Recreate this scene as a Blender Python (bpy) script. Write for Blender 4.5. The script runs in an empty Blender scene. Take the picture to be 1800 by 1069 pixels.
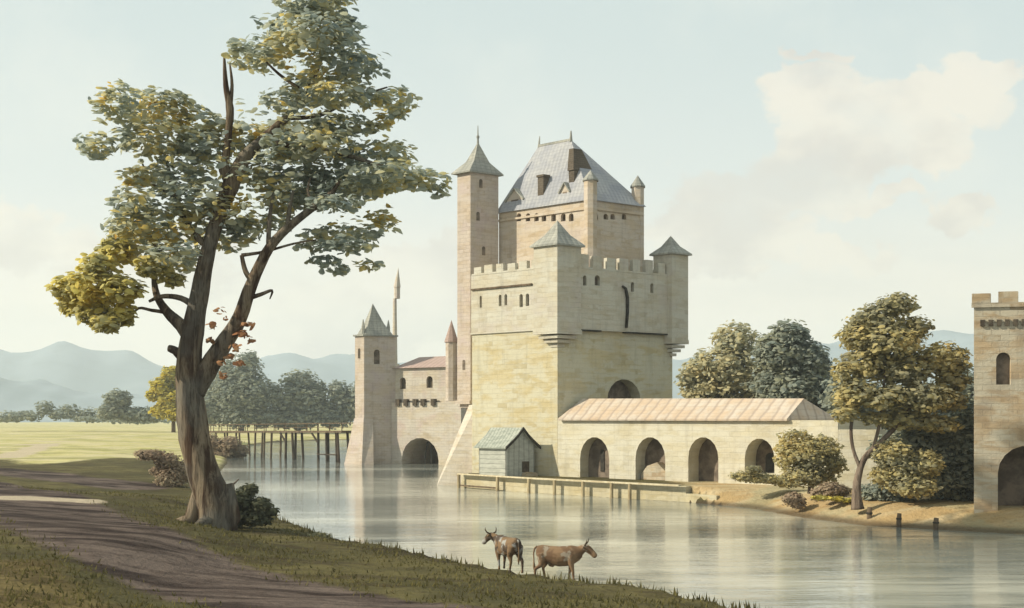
import bpy, bmesh, math, random
import numpy as np
from mathutils import Vector
R = math.radians
random.seed(7); rng = np.random.default_rng(7)
S = bpy.context.scene; COL = S.collection
F = 2000.0; HY = 735.0; CH = 6.0            # focal length and horizon in photo pixels (1800 wide), eye height above water
# ------------------------------------------------------------------ camera
cam = bpy.data.cameras.new('camera'); co = bpy.data.objects.new('camera', cam); COL.objects.link(co)
co.location = (0, 0, CH); co.rotation_euler = (R(90), 0, 0)
cam.sensor_width = 36; cam.lens = 36 * F / 1800; cam.shift_y = (HY - 534.5) / 1800
cam.clip_start = .5; cam.clip_end = 20000; S.camera = co
# ------------------------------------------------------------------ colour
def lin(c):
    c = c / 255.
    return c / 12.92 if c <= .04045 else ((c + .055) / 1.055) ** 2.4
def rgb(r, g, b, k=1.0): return (lin(r) * k, lin(g) * k, lin(b) * k, 1)
# ------------------------------------------------------------------ node helper
class NT:
    def __init__(s, tree): s.t = tree; s.n = tree.nodes; s.l = tree.links
    def node(s, typ, **kw):
        n = s.n.new(typ)
        for k, v in kw.items(): setattr(n, k, v)
        return n
    def link(s, a, b): s.l.new(a, b)
    def put(s, sock, v):
        if isinstance(v, bpy.types.NodeSocket): s.link(v, sock)
        else: sock.default_value = v
    def math(s, op, a, b=None, c=None, clamp=False):
        n = s.node('ShaderNodeMath', operation=op, use_clamp=clamp); s.put(n.inputs[0], a)
        if b is not None: s.put(n.inputs[1], b)
        if c is not None: s.put(n.inputs[2], c)
        return n.outputs[0]
    def vmath(s, op, a, b=None):
        n = s.node('ShaderNodeVectorMath', operation=op); s.put(n.inputs[0], a)
        if b is not None: s.put(n.inputs[1], b)
        return n.outputs['Value'] if op in ('LENGTH', 'DOT_PRODUCT') else n.outputs[0]
    def mix(s, f, a, b, blend='MIX'):
        n = s.node('ShaderNodeMix', data_type='RGBA', blend_type=blend)
        s.put(n.inputs[0], f); s.put(n.inputs[6], a); s.put(n.inputs[7], b); return n.outputs[2]
    def noise(s, vec, scale, detail=4, rough=.55, dist=0.):
        n = s.node('ShaderNodeTexNoise'); s.put(n.inputs['Vector'], vec)
        n.inputs['Scale'].default_value = scale; n.inputs['Detail'].default_value = detail
        n.inputs['Roughness'].default_value = rough; n.inputs['Distortion'].default_value = dist
        return n.outputs['Fac']
    def mapping(s, vec, scale=(1, 1, 1), loc=(0, 0, 0), rot=(0, 0, 0)):
        n = s.node('ShaderNodeMapping'); s.put(n.inputs[0], vec)
        n.inputs['Location'].default_value = loc; n.inputs['Rotation'].default_value = rot; n.inputs['Scale'].default_value = scale
        return n.outputs[0]
    def ramp(s, f, lo, hi):
        n = s.node('ShaderNodeMapRange'); n.interpolation_type = 'SMOOTHSTEP'; s.put(n.inputs[0], f)
        n.inputs[1].default_value = lo; n.inputs[2].default_value = hi; return n.outputs[0]
# ------------------------------------------------------------------ sun and sky
SUNH = Vector((-1, -.18, 0)).normalized(); SEL = R(31)
sdir = SUNH * math.cos(SEL) + Vector((0, 0, math.sin(SEL)))
sl = bpy.data.lights.new('sun', 'SUN'); sl.energy = 5.0; sl.angle = R(.6); sl.color = (1, .91, .72)
so = bpy.data.objects.new('sun', sl); COL.objects.link(so); so.location = (-60, -40, 80)
so.rotation_euler = (-sdir).to_track_quat('-Z', 'Y').to_euler()
W = bpy.data.worlds.new('World'); S.world = W; W.use_nodes = True; W.node_tree.nodes.clear()
w = NT(W.node_tree)
sky = w.node('ShaderNodeTexSky', sky_type='NISHITA'); sky.sun_disc = False
sky.sun_elevation = SEL; sky.sun_rotation = math.atan2(sdir.x, sdir.y) % (2 * math.pi); sky.dust_density = 2.5
skyc = w.vmath('SCALE', sky.outputs[0]); skyc.node.inputs['Scale'].default_value = .1
tc = w.node('ShaderNodeTexCoord').outputs['Generated']
sp = w.node('ShaderNodeSeparateXYZ'); w.link(tc, sp.inputs[0])
ay = w.math('MAXIMUM', w.math('ABSOLUTE', sp.outputs[1]), .12)
cx = w.math('DIVIDE', sp.outputs[0], ay); cz = w.math('DIVIDE', sp.outputs[2], ay)
cv = w.node('ShaderNodeCombineXYZ'); w.link(cx, cv.inputs[0]); w.link(cz, cv.inputs[1])
nn = w.node('ShaderNodeTexNoise'); w.link(cv.outputs[0], nn.inputs['Vector'])
nn.inputs['Scale'].default_value = 14; nn.inputs['Detail'].default_value = 7; nn.inputs['Roughness'].default_value = .6
dis = w.vmath('SCALE', w.vmath('SUBTRACT', nn.outputs['Color'], (.5, .5, .5))); dis.node.inputs['Scale'].default_value = .10
pv = w.vmath('ADD', cv.outputs[0], dis)
CL = [(1255, 400, 110, 45), (1330, 345, 120, 55), (1420, 290, 130, 55), (1500, 215, 150, 75), (1440, 150, 90, 40), (1610, 180, 120, 45),
      (1720, 135, 62, 34), (1640, 270, 60, 50), (1560, 350, 90, 18), (1330, 440, 130, 45), (1480, 430, 90, 25), (1700, 360, 60, 30),
      (1150, 470, 110, 40), (730, 470, 130, 60), (60, 430, 150, 60), (250, 470, 180, 60), (1450, 90, 40, 12), (680, 560, 200, 60)]
m = None
for (px, py, rx, ry) in CL:
    v = w.vmath('SUBTRACT', pv, ((px - 900) / F, (HY - py) / F, 0))
    v = w.vmath('MULTIPLY', v, (F / rx, F / ry, 0))
    q = w.math('SUBTRACT', 1.35, w.vmath('LENGTH', v))
    m = q if m is None else w.math('MAXIMUM', m, q)
m = w.math('ADD', m, w.math('MULTIPLY', w.math('SUBTRACT', w.noise(w.mapping(cv.outputs[0], (1, 1.5, 1), (2, 5, 0), (0, 0, -.5)), 9, 8, .62), .53), 2.6))
cm = w.ramp(m, .0, .38)
hz = w.ramp(w.math('ADD', cz, w.math('MULTIPLY', w.noise(cv.outputs[0], 5), .05)), .235, .11)   # pale bank of cloud above the horizon
blue = w.mix(w.ramp(cz, .40, .12), rgb(210, 224, 222), rgb(229, 235, 230))
blue = w.mix(.1, blue, skyc)
blue = w.mix(w.math('MULTIPLY', w.ramp(w.noise(cv.outputs[0], 6, 6), .45, .7), .5), blue, rgb(228, 233, 226))
csh = w.ramp(w.noise(w.mapping(cv.outputs[0], (1, 1.4, 1), (3, 1, 0)), 9, 6), .38, .62)
cloud = w.mix(csh, rgb(237, 233, 220), rgb(217, 214, 206))
low = w.mix(w.ramp(w.noise(w.mapping(cv.outputs[0], (.6, 2.5, 1)), 8, 5), .4, .65), rgb(241, 236, 222), rgb(232, 229, 217))
skc = w.mix(hz, blue, low)
skc = w.mix(w.math('MULTIPLY', cm, w.math('ADD', .62, w.math('MULTIPLY', w.ramp(w.noise(w.mapping(cv.outputs[0], (1, 1.6, 1), (7, 2, 0)), 7, 6), .35, .6), .38))), skc, cloud)
bg = w.node('ShaderNodeBackground'); w.link(skc, bg.inputs[0]); bg.inputs[1].default_value = .86
wo = w.node('ShaderNodeOutputWorld'); w.link(bg.outputs[0], wo.inputs[0])
S.view_settings.view_transform = 'Standard'; S.view_settings.look = 'None'
S.view_settings.exposure = .3; S.view_settings.gamma = 1; S.view_settings.use_curve_mapping = False
S.cycles.volume_bounces = 2
# ------------------------------------------------------------------ materials
def new_mat(name, rough=.9, spec=.2):
    mt = bpy.data.materials.new(name); mt.use_nodes = True; t = NT(mt.node_tree)
    b = mt.node_tree.nodes['Principled BSDF']; b.inputs['Roughness'].default_value = rough
    b.inputs['Specular IOR Level'].default_value = spec
    return mt, t, b
def bump(t, b, h, strength=.4, dist=.05):
    n = t.node('ShaderNodeBump'); n.inputs['Strength'].default_value = strength; n.inputs['Distance'].default_value = dist
    t.put(n.inputs['Height'], h); t.link(n.outputs[0], b.inputs['Normal'])
def stone(name, base, patch, stain, patchiness=.55, bw=1.1, bh=.42, lines=.25, seed=0, k=.63, wash=None):
    mt, t, b = new_mat(name, .95, .1)
    oc = t.node('ShaderNodeTexCoord'); o = t.mapping(oc.outputs['Object'], (1, 1, 1), (seed * 7.3, seed * 3.1, seed))
    uv = oc.outputs['UV']
    n1 = t.noise(t.mapping(o, (.35, .35, .9)), 1.0, 6, .6, .4)
    n2 = t.noise(t.mapping(o, (.7, .7, 2.2)), 1.0, 5, .6)
    n3 = t.noise(o, .22, 4, .6)
    wv = t.vmath('ADD', uv, t.vmath('MULTIPLY', t.vmath('SUBTRACT', t_noise_col(t, o, 1.1), (.5, .5, .5)), (.22, .16, 0)))
    br = t.node('ShaderNodeTexBrick'); t.link(wv, br.inputs['Vector'])
    br.inputs['Color1'].default_value = (1, 1, 1, 1); br.inputs['Color2'].default_value = (.0, .0, .0, 1); br.inputs['Mortar'].default_value = (.5, .5, .5, 1)
    br.inputs['Scale'].default_value = 1; br.inputs['Mortar Size'].default_value = .018; br.inputs['Mortar Smooth'].default_value = .6
    br.inputs['Brick Width'].default_value = bw; br.inputs['Row Height'].default_value = bh
    c = t.mix(t.math('MULTIPLY', t.ramp(n1, .44, .62), patchiness), rgb(*base, k), rgb(*patch, k))
    c = t.mix(t.math('MULTIPLY', t.ramp(n2, .55, .72), patchiness), c, rgb(*patch, k * .9))
    c = t.mix(t.math('MULTIPLY', t.ramp(n3, .5, .75), .5), c, rgb(*stain, k))
    n5 = t.noise(t.mapping(o, (.5, .5, 1.7)), 1.0, 2, .4)
    c = t.mix(t.math('MULTIPLY', t.ramp(n5, .56, .64), patchiness * .8), c, rgb(*patch, k * .86))
    if wash: c = t.mix(t.math('MULTIPLY', t.ramp(t.noise(o, .5, 3), .5, .7), .5), c, rgb(*wash, k))
    blk = t.math('MULTIPLY', t.ramp(br.outputs['Color'], .72, .86), t.ramp(t.noise(o, .8, 3), .48, .6))
    c = t.mix(t.math('MULTIPLY', blk, patchiness * .9), c, rgb(*patch, k * .74))
    spk = t.noise(t.mapping(o, (1, 1, 1.6), (4, 4, 4)), 3.2, 5, .75)
    c = t.mix(t.math('MULTIPLY', t.ramp(spk, .56, .7), .28), c, rgb(*[int(q * .86) for q in stain], k * .7))
    sel = t.math('MULTIPLY', t.math('SUBTRACT', t.node_out(br, 'Color'), .5), t.ramp(n1, .35, .6))
    c = t.mix(t.math('MULTIPLY', t.math('ABSOLUTE', sel), lines * 1.1), c, rgb(*stain, k * .8))
    c = t.mix(t.math('MULTIPLY', t.math('MULTIPLY', br.outputs['Fac'], t.ramp(n3, .3, .55)), lines * 1.5), c, rgb(*stain, k * .55))
    vs_ = t.noise(t.mapping(o, (1.3, 1.3, .16), (3, 9, 1)), 1.0, 5, .65)
    c = t.mix(t.math('MULTIPLY', t.ramp(vs_, .5, .68), .24), c, rgb(*[int(q * .9) for q in stain], k * .82))
    g = t.noise(o, 9, 3, .7)
    c = t.mix(t.math('MULTIPLY', t.ramp(g, .5, .8), .22), c, rgb(*stain, k * .7))
    t.link(c, b.inputs['Base Color'])
    bump(t, b, t.math('ADD', t.math('MULTIPLY', br.outputs['Fac'], -.6), t.math('ADD', n2, t.math('MULTIPLY', g, .5))), .5, .09)
    return mt
def t_noise_col(t, v, sc):
    n = t.node('ShaderNodeTexNoise'); t.put(n.inputs['Vector'], v); n.inputs['Scale'].default_value = sc; n.inputs['Detail'].default_value = 3
    return n.outputs['Color']
NT.node_out = lambda s, n, k: n.outputs[k]
M = {}
M['cream'] = stone('cream_limestone', (234, 227, 200), (230, 210, 158), (208, 198, 176), .62, seed=1, lines=.12)
M['keep'] = stone('keep_stone', (234, 229, 212), (226, 210, 178), (200, 193, 180), .45, seed=2, wash=(224, 214, 206), lines=.14)
M['donjon'] = stone('donjon_stone', (236, 222, 204), (228, 202, 164), (200, 186, 174), .5, seed=3, wash=(218, 202, 194), lines=.14)
M['pink'] = stone('pink_sandstone', (230, 216, 202), (226, 204, 176), (196, 182, 170), .5, .8, .34, seed=4, wash=(222, 202, 202))
M['gate'] = stone('gate_stone', (238, 228, 212), (232, 212, 178), (204, 192, 184), .5, .8, .34, seed=5, wash=(230, 206, 200))
M['white'] = stone('limewashed_wall', (238, 232, 212), (230, 216, 178), (212, 204, 186), .45, .9, .4, .12, seed=6, k=.66)
M['brown'] = stone('brown_tower_stone', (226, 214, 190), (214, 182, 140), (164, 154, 140), .75, .9, .34, .25, seed=7, k=.62, wash=(170, 156, 138))
M['stack'] = stone('dark_brown_brick', (150, 138, 122), (130, 116, 100), (110, 100, 90), .5, .5, .2, .4, seed=9, k=.5)  # dark brown brick for the chimney and the big stack
M['bank'] = stone('embankment_stone', (226, 216, 186), (214, 196, 150), (190, 180, 156), .5, .9, .4, .2, seed=8)
def plain(name, c1, c2, scale=2., stretch=(1, 1, 1), k=.6, rough=.9, bs=.3, lo=.38, hi=.62):
    mt, t, b = new_mat(name, rough, .15)
    o = t.mapping(t.node('ShaderNodeTexCoord').outputs['Object'], stretch)
    n = t.noise(o, scale, 6, .6, .3)
    c = t.mix(t.ramp(n, lo, hi), rgb(*c1, k), rgb(*c2, k))
    c = t.mix(t.math('MULTIPLY', t.ramp(t.noise(o, scale * 5, 3), .5, .8), .3), c, rgb(*c2, k * .6))
    t.link(c, b.inputs['Base Color']); bump(t, b, n, bs, .06); return mt
def tiles(name, c1, c2, c3, along=.55, course=.32, k=.6, wob=.1, stripe=.8, courses=.5):
    mt, t, b = new_mat(name, .85, .2)
    tc = t.node('ShaderNodeTexCoord'); uv = tc.outputs['UV']; o = tc.outputs['Object']
    wv = t.vmath('ADD', uv, t.vmath('MULTIPLY', t.vmath('SUBTRACT', t_noise_col(t, o, .9), (.5, .5, .5)), (wob, wob, 0)))
    sp = t.node('ShaderNodeSeparateXYZ'); t.link(wv, sp.inputs[0])
    fu = t.math('ABSOLUTE', t.math('SUBTRACT', t.math('FRACT', t.math('DIVIDE', sp.outputs[0], along)), .5))
    fv = t.math('FRACT', t.math('DIVIDE', sp.outputs[1], course))
    n = t.noise(o, .6, 5, .6)
    c = t.mix(t.ramp(n, .38, .62), rgb(*c1, k), rgb(*c2, k))
    c = t.mix(t.math('MULTIPLY', t.ramp(fu, .3, .48), stripe), c, rgb(*c3, k))
    c = t.mix(t.math('MULTIPLY', t.ramp(fv, .78, .98), courses), c, rgb(*c3, k * .7))
    c = t.mix(t.math('MULTIPLY', t.ramp(t.noise(o, 3, 4), .5, .75), .35), c, rgb(*c2, k * .7))
    t.link(c, b.inputs['Base Color'])
    bump(t, b, t.math('ADD', t.math('MULTIPLY', fu, -1.2), t.math('MULTIPLY', fv, .5)), .6, .08); return mt
M['slate'] = tiles('violet_slate', (206, 206, 208), (188, 190, 198), (166, 168, 178), .42, .36, .6, .3, .12, .4)
M['slate_dark'] = tiles('grey_slate', (206, 204, 192), (178, 178, 170), (140, 140, 134), .5, .35, .62, .2, .3, .5)
M['tile'] = tiles('clay_pantile', (226, 212, 196), (222, 198, 172), (188, 170, 156), .9, .5, .66, .34, .8, .25)
M['tilepink'] = tiles('weathered_clay_tile', (214, 186, 176), (206, 180, 168), (170, 148, 140), .7, .4, .6, .2, .5, .4)
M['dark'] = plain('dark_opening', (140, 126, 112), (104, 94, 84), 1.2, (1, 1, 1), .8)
M['shutter'] = plain('weathered_shutter', (120, 108, 92), (90, 80, 70), 3, (1, 1, .4), .55)
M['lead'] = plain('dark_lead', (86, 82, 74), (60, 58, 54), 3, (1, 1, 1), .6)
M['wood'] = plain('old_timber', (150, 130, 106), (108, 94, 78), 2.5, (1, 1, .4), .5)
M['wooddark'] = plain('dark_wet_timber', (112, 98, 84), (74, 66, 58), 2.5, (1, 1, .4), .5)
M['palewood'] = plain('pale_timber', (214, 196, 158), (178, 158, 124), 2.5, (1, 1, .5), .6)
M['paleplank'] = plain('bleached_plank', (232, 220, 190), (206, 190, 156), 2.5, (1, 1, .5), .7)
def planks(name, c1, c2, pitch, vertical=False, k=.68):
    mt, t, b = new_mat(name, .85, .2)
    tc = t.node('ShaderNodeTexCoord'); sp = t.node('ShaderNodeSeparateXYZ'); t.link(tc.outputs['UV'], sp.inputs[0])
    c = sp.outputs[0 if vertical else 1]
    wob = t.math('MULTIPLY', t.noise(tc.outputs['Object'], 1.5), .1)
    q = t.math('DIVIDE', t.math('ADD', c, wob), pitch); f = t.math('FRACT', q)
    col = t.mix(t.ramp(t.noise(t.mapping(tc.outputs['Object'], (1, 1, 3)), 1.6, 5), .35, .65), rgb(*c1, k), rgb(*c2, k))
    col = t.mix(t.math('MULTIPLY', t.ramp(f, .8, .93), .75), col, rgb(*c2, k * .45))
    t.link(col, b.inputs['Base Color']); bump(t, b, f, .6, .05); return mt
M['plank'] = planks('grey_weatherboard', (212, 213, 202), (190, 192, 182), .38)
M['boardgable'] = planks('grey_gable_board', (206, 208, 198), (186, 188, 180), .5, True)
M['boardroof'] = planks('grey_roof_board', (190, 194, 182), (162, 168, 158), .34, True)
def bark(name, c1, c2, c3, k=.55):
    mt, t, b = new_mat(name, .95, .1)
    o = t.node('ShaderNodeTexCoord').outputs['Object']
    s = t.mapping(o, (2.2, 2.2, .28))
    n = t.noise(s, 1.0, 6, .62, .6); n2 = t.noise(o, .35, 3)
    c = t.mix(t.ramp(n, .42, .6), rgb(*c1, k), rgb(*c2, k))
    c = t.mix(t.math('MULTIPLY', t.ramp(n2, .42, .62), .6), c, rgb(*c3, k))
    n3 = t.noise(s, 3.5, 4, .7); c = t.mix(t.math('MULTIPLY', t.ramp(n3, .5, .66), .55), c, rgb(*c2, k * .4))
    t.link(c, b.inputs['Base Color']); bump(t, b, t.math('ADD', n, n3), .9, .12); return mt
M['bark'] = bark('furrowed_bark', (172, 154, 130), (92, 72, 58), (142, 142, 134))
M['bark2'] = bark('young_bark', (168, 148, 130), (120, 104, 92), (150, 138, 126))
def leafmat(name, cols, k=.4, trans=.3):
    """palette picked leaf by leaf from the face attribute 'leaf' (0..1) mixed with a soft noise over the crown"""
    mt = bpy.data.materials.new(name); mt.use_nodes = True; t = NT(mt.node_tree); t.n.clear()
    at = t.node('ShaderNodeAttribute', attribute_name='leaf')
    o = t.node('ShaderNodeTexCoord').outputs['Object']
    f = t.math('ADD', t.math('MULTIPLY', at.outputs['Fac'], .55), t.math('MULTIPLY', t.ramp(t.noise(t.mapping(o, (1, 1, 2)), .28, 4, .65), .3, .7), .5), clamp=True)
    cr = t.node('ShaderNodeValToRGB'); t.link(f, cr.inputs[0]); e = cr.color_ramp.elements
    n = len(cols)
    for i, c in enumerate(cols):
        el = e[i] if i < 2 else e.new(i / (n - 1)); el.position = i / (n - 1); el.color = rgb(*c, k)
    for i, c in enumerate(cols): e[i].position = i / (n - 1); e[i].color = rgb(*c, k)
    d = t.node('ShaderNodeBsdfDiffuse'); t.link(cr.outputs[0], d.inputs[0])
    tr = t.node('ShaderNodeBsdfTranslucent'); t.link(cr.outputs[0], tr.inputs[0])
    mx = t.node('ShaderNodeMixShader'); mx.inputs[0].default_value = trans
    t.link(d.outputs[0], mx.inputs[1]); t.link(tr.outputs[0], mx.inputs[2])
    out = t.node('ShaderNodeOutputMaterial'); t.link(mx.outputs[0], out.inputs[0]); return mt
M['leafbig'] = leafmat('ash_leaves', [(122, 134, 132), (148, 158, 152), (166, 172, 160), (186, 182, 146), (206, 186, 112), (200, 156, 80)], 1.15, .5)
M['leafyel'] = leafmat('yellow_leaves', [(150, 150, 110), (186, 180, 110), (214, 200, 110), (222, 204, 80), (212, 180, 72)], .8, .45)
M['leafcopper'] = leafmat('copper_leaves', [(190, 130, 96), (204, 150, 110), (214, 170, 130), (176, 120, 90)], .6, .3)
M['leafolive'] = leafmat('olive_leaves', [(122, 122, 104), (144, 142, 120), (164, 158, 126), (190, 178, 128), (202, 184, 128), (172, 148, 108)], 1.0, .45)
M['leafbg'] = leafmat('soft_green_leaves', [(140, 146, 134), (164, 164, 142), (190, 182, 146), (210, 196, 150)], 1.05, .45)
M['leafblue'] = leafmat('blue_green_leaves', [(116, 126, 120), (134, 142, 134), (150, 152, 134), (160, 160, 130)], 1.1, .45)
M['leafbrown'] = leafmat('brown_scrub_leaves', [(150, 134, 116), (176, 154, 132), (186, 168, 142), (158, 152, 120)], .78, .35)
M['leafdark'] = leafmat('dark_bush_leaves', [(88, 94, 80), (112, 116, 96), (134, 134, 106), (150, 146, 104)], .65, .3)
M['grass'] = leafmat('bank_grass', [(98, 94, 66), (124, 118, 78), (146, 138, 88), (120, 104, 76)], .5, .3)
# ------------------------------------------------------------------ object helpers
def tag(o, label=None, cat=None, group=None, kind=None):
    if label: o['label'] = label
    if cat: o['category'] = cat
    if group: o['group'] = group
    if kind: o['kind'] = kind
    return o
def thing(name, loc, label, cat, group=None):
    o = bpy.data.objects.new(name, None); COL.objects.link(o); o.location = loc; o.empty_display_size = .5
    return tag(o, label, cat, group)
def wloc(p):
    v = Vector((0, 0, 0))
    while p is not None: v += p.location; p = p.parent
    return v
def auto_uv(me):
    me.uv_layers.new(name='UVMap'); uv = me.uv_layers[0].data; vs = me.vertices
    for p in me.polygons:
        n = p.normal
        if abs(n.z) > .95: tx = Vector((1, 0, 0)); ty = Vector((0, 1, 0))
        else:
            tx = Vector((-n.y, n.x, 0)).normalized(); ty = n.cross(tx).normalized()
            if ty.z < 0: ty = -ty
        for li in p.loop_indices:
            c = vs[me.loops[li].vertex_index].co; uv[li].uv = (c.dot(tx), c.dot(ty))
class MB:
    def __init__(s): s.v = []; s.f = []
    def add(s, vs, fs):
        b = len(s.v); s.v += [tuple(v) for v in vs]; s.f += [tuple(b + i for i in f) for f in fs]; return s
    def prism(s, poly, z0, z1, poly1=None):
        n = len(poly); p1 = poly1 or poly
        vs = [(x, y, z0) for x, y in poly] + [(x, y, z1) for x, y in p1]
        return s.add(vs, [tuple(range(n))[::-1], tuple(range(n, 2 * n))] + [(i, (i + 1) % n, n + (i + 1) % n, n + i) for i in range(n)])
    def cone(s, poly, z0, apex):
        n = len(poly); vs = [(x, y, z0) for x, y in poly] + [apex]
        return s.add(vs, [tuple(range(n))[::-1]] + [(i, (i + 1) % n, n) for i in range(n)])
    def bar(s, a, b, w, h=None):
        a = Vector(a); b = Vector(b); h = h or w; d = (b - a).normalized()
        up = Vector((0, 0, 1)) if abs(d.z) < .9 else Vector((1, 0, 0))
        x = d.cross(up).normalized() * w / 2; y = x.cross(d).normalized() * h / 2
        vs = [a - x - y, a + x - y, a + x + y, a - x + y, b - x - y, b + x - y, b + x + y, b - x + y]
        return s.add(vs, [(3, 2, 1, 0), (4, 5, 6, 7), (0, 1, 5, 4), (1, 2, 6, 5), (2, 3, 7, 6), (3, 0, 4, 7)])
    def tube(s, pts, rad, n=10, jit=0.):
        pts = [Vector(p) for p in pts]; rings = []; vs = []; fs = []; k = len(pts)
        prev = None
        for i, p in enumerate(pts):
            d = (pts[min(i + 1, k - 1)] - pts[max(i - 1, 0)]).normalized()
            if prev is None: x = d.cross(Vector((0, 1, 0))) if abs(d.y) < .9 else d.cross(Vector((1, 0, 0)))
            else: x = prev - d * prev.dot(d)
            x.normalize(); prev = x; y = d.cross(x)
            for j in range(n):
                a = 2 * math.pi * j / n; r = rad[i] * (1 + jit * (math.sin(j * 2.4 + i * .35) * .6 + random.uniform(-.5, .5)))
                vs.append(p + x * r * math.cos(a) + y * r * math.sin(a))
        for i in range(k - 1):
            for j in range(n): fs.append((i * n + j, i * n + (j + 1) % n, (i + 1) * n + (j + 1) % n, (i + 1) * n + j))
        fs.append(tuple(range(n))[::-1]); fs.append(tuple(range((k - 1) * n, k * n)))
        return s.add(vs, fs)
    def build(s, name, mat, parent=None, smooth=False, cuts=None, uv=True):
        off = wloc(parent)
        me = bpy.data.meshes.new(name); me.from_pydata([tuple(Vector(v) - off) for v in s.v], [], s.f)
        bm = bmesh.new(); bm.from_mesh(me); bmesh.ops.recalc_face_normals(bm, faces=bm.faces); bm.to_mesh(me); bm.free()
        o = bpy.data.objects.new(name, me); COL.objects.link(o)
        if cuts:
            cs = [c.build('cutter', None, None, uv=False) for c in cuts]
            for c in cs:
                c.location = -off
                md = o.modifiers.new('b', 'BOOLEAN'); md.operation = 'DIFFERENCE'; md.solver = 'EXACT'; md.object = c
            bpy.context.view_layer.update()
            dg = bpy.context.evaluated_depsgraph_get(); me2 = bpy.data.meshes.new_from_object(o.evaluated_get(dg))
            o.modifiers.clear(); o.data = me2; me = me2; me.name = name
            for c in cs: bpy.data.objects.remove(c)
            me.materials.clear()
        if mat: me.materials.append(mat)
        if uv:
            me.update(); auto_uv(me)
        if smooth:
            for p in me.polygons: p.use_smooth = True
        if parent: o.parent = parent
        return o
def arch_poly(w, h, rise=None, n=9):
    """(a, z) outline: jambs, then an arch"""
    r = w / 2 if rise is None else rise
    pts = [(-w / 2, 0), (w / 2, 0)]
    for i in range(n + 1):
        a = math.pi * i / n; pts.append((w / 2 * math.cos(a), h - r + r * math.sin(a)))
    return pts
def extr(mb, prof, org, du, dn, t0, t1):
    """profile (a, z) laid along du at org (x, y, z), pushed from t0 to t1 along dn"""
    n = len(prof); vs = []
    for t in (t0, t1):
        for a, z in prof: vs.append((org[0] + du[0] * a + dn[0] * t, org[1] + du[1] * a + dn[1] * t, org[2] + z))
    return mb.add(vs, [tuple(range(n)), tuple(range(n, 2 * n))[::-1]] + [(i, n + i, n + (i + 1) % n, (i + 1) % n) for i in range(n)])
def wx(px, Y): return (px - 900) * Y / F
def wz(py, Y): return CH + (HY - py) * Y / F
# ------------------------------------------------------------------ terrain
LAND_L = [(6.3, 35.9), (5.0, 38.7), (2.8, 40), (.84, 42.1), (-.9, 44.4), (-3.4, 48), (-5.1, 51), (-8.2, 54.5), (-10.8, 60), (-14.8, 70.6),
          (-20.9, 84), (-31, 120), (-37.5, 150), (-45, 180), (-56, 230), (-60, 290), (-40, 325), (0, 335), (80, 330), (400, 340), (6000, 500), (6000, 9000),
          (-6000, 9000), (-6000, -400), (30, -400), (24, 0), (14, 20), (9.5, 31)]
LAND_R = [(-4.4, 98.6), (1.4, 91.8), (8.9, 84.7), (12.2, 81.6), (15.5, 76.5), (17.5, 68), (19.5, 63.5), (26.1, 58.5), (45, 54), (90, 52), (6000, -300), (6000, 300), (60, 260), (-10, 250), (-9, 160), (-8, 130), (-5.5, 104)]
def sdist(X, Y, poly):
    P = np.array(poly); d2 = np.full(X.shape, 1e18); ins = np.zeros(X.shape, bool); n = len(P)
    for i in range(n):
        a = P[i]; b = P[(i + 1) % n]; e = b - a; L = (e ** 2).sum()
        t = np.clip(((X - a[0]) * e[0] + (Y - a[1]) * e[1]) / L, 0, 1)
        d2 = np.minimum(d2, (X - a[0] - t * e[0]) ** 2 + (Y - a[1] - t * e[1]) ** 2)
        c = ((a[1] > Y) != (b[1] > Y))
        with np.errstate(divide='ignore', invalid='ignore'):
            xi = a[0] + (Y - a[1]) * e[0] / (e[1] if e[1] else 1e-9)
        ins ^= (c & (X < xi))
    return np.where(ins, 1, -1) * np.sqrt(d2)
def sst(x): x = np.clip(x, 0, 1); return x * x * (3 - 2 * x)
def und(X, Y):
    return (np.sin(X * .31 + Y * .17) * .09 + np.sin(X * .13 - Y * .23 + 1) * .12 + np.sin(X * .83 + Y * .61 + 2) * .03 + np.sin(X * 1.7 - Y * 1.1) * .02)
def H(X, Y):
    X = np.asarray(X, float); Y = np.asarray(Y, float)
    wob = .35 * np.sin(X * 1.3 + Y * .9) + .25 * np.sin(X * 2.9 - Y * 1.7) + .12 * np.sin(X * 6.1 + Y * 4.3)
    dl = sdist(X, Y, LAND_L); dr = sdist(X, Y, LAND_R)
    dl = dl + wob * sst((120 - Y) / 40) * .8
    l = .28 * sst(dl / .9) + 1.15 * (1 - np.exp(-np.maximum(dl - .5, 0) / 9)) + .5 * sst((dl - 3) / 6) * sst((-9 - X) / 5) * sst((90 - Y) / 30)
    l = l + 3.0 * np.exp(-((X + 2) ** 2 / 392 + (Y + 2) ** 2 / 300)) * sst(dl / 8) + und(X, Y) * sst((dl - 1) / 5) + .9 * sst((-X - 14) / 20) * sst((60 - Y) / 30)
    wdt = .35 + 3.6 * sst((X - 13) / 5)
    r = 1.1 * sst((dr - .45 * sst((13.5 - X) / 1.5)) / wdt) - .4 * sst((13.5 - X) / 1.5) * (dr < .45) + und(X, Y) * .3 * sst((dr - 6) / 5)
    u = np.maximum(-1.6, np.maximum(dl, dr) * .35 - .05)
    return np.where(dl > 0, l, np.where(dr > 0, r, u))
def h1(x, y): return float(H(np.array([x]), np.array([y]))[0])
def px2g(px, py):
    k = (px - 900) / F; s = (HY - py) / F; Y = 6.
    while Y < 3000:
        if h1(k * Y, Y) >= CH + s * Y: break
        Y *= 1.01
    return (k * Y, Y)
def lines(segs):
    out = []
    for a, b, st in segs: out += list(np.arange(a, b, st))
    return np.array(out)
gx = np.concatenate([-np.geomspace(5000, 80, 40), lines([(-79, -45, 1.5), (-45, 34, .42), (34, 80, 1.5)]), np.geomspace(80, 5000, 40)])
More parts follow.
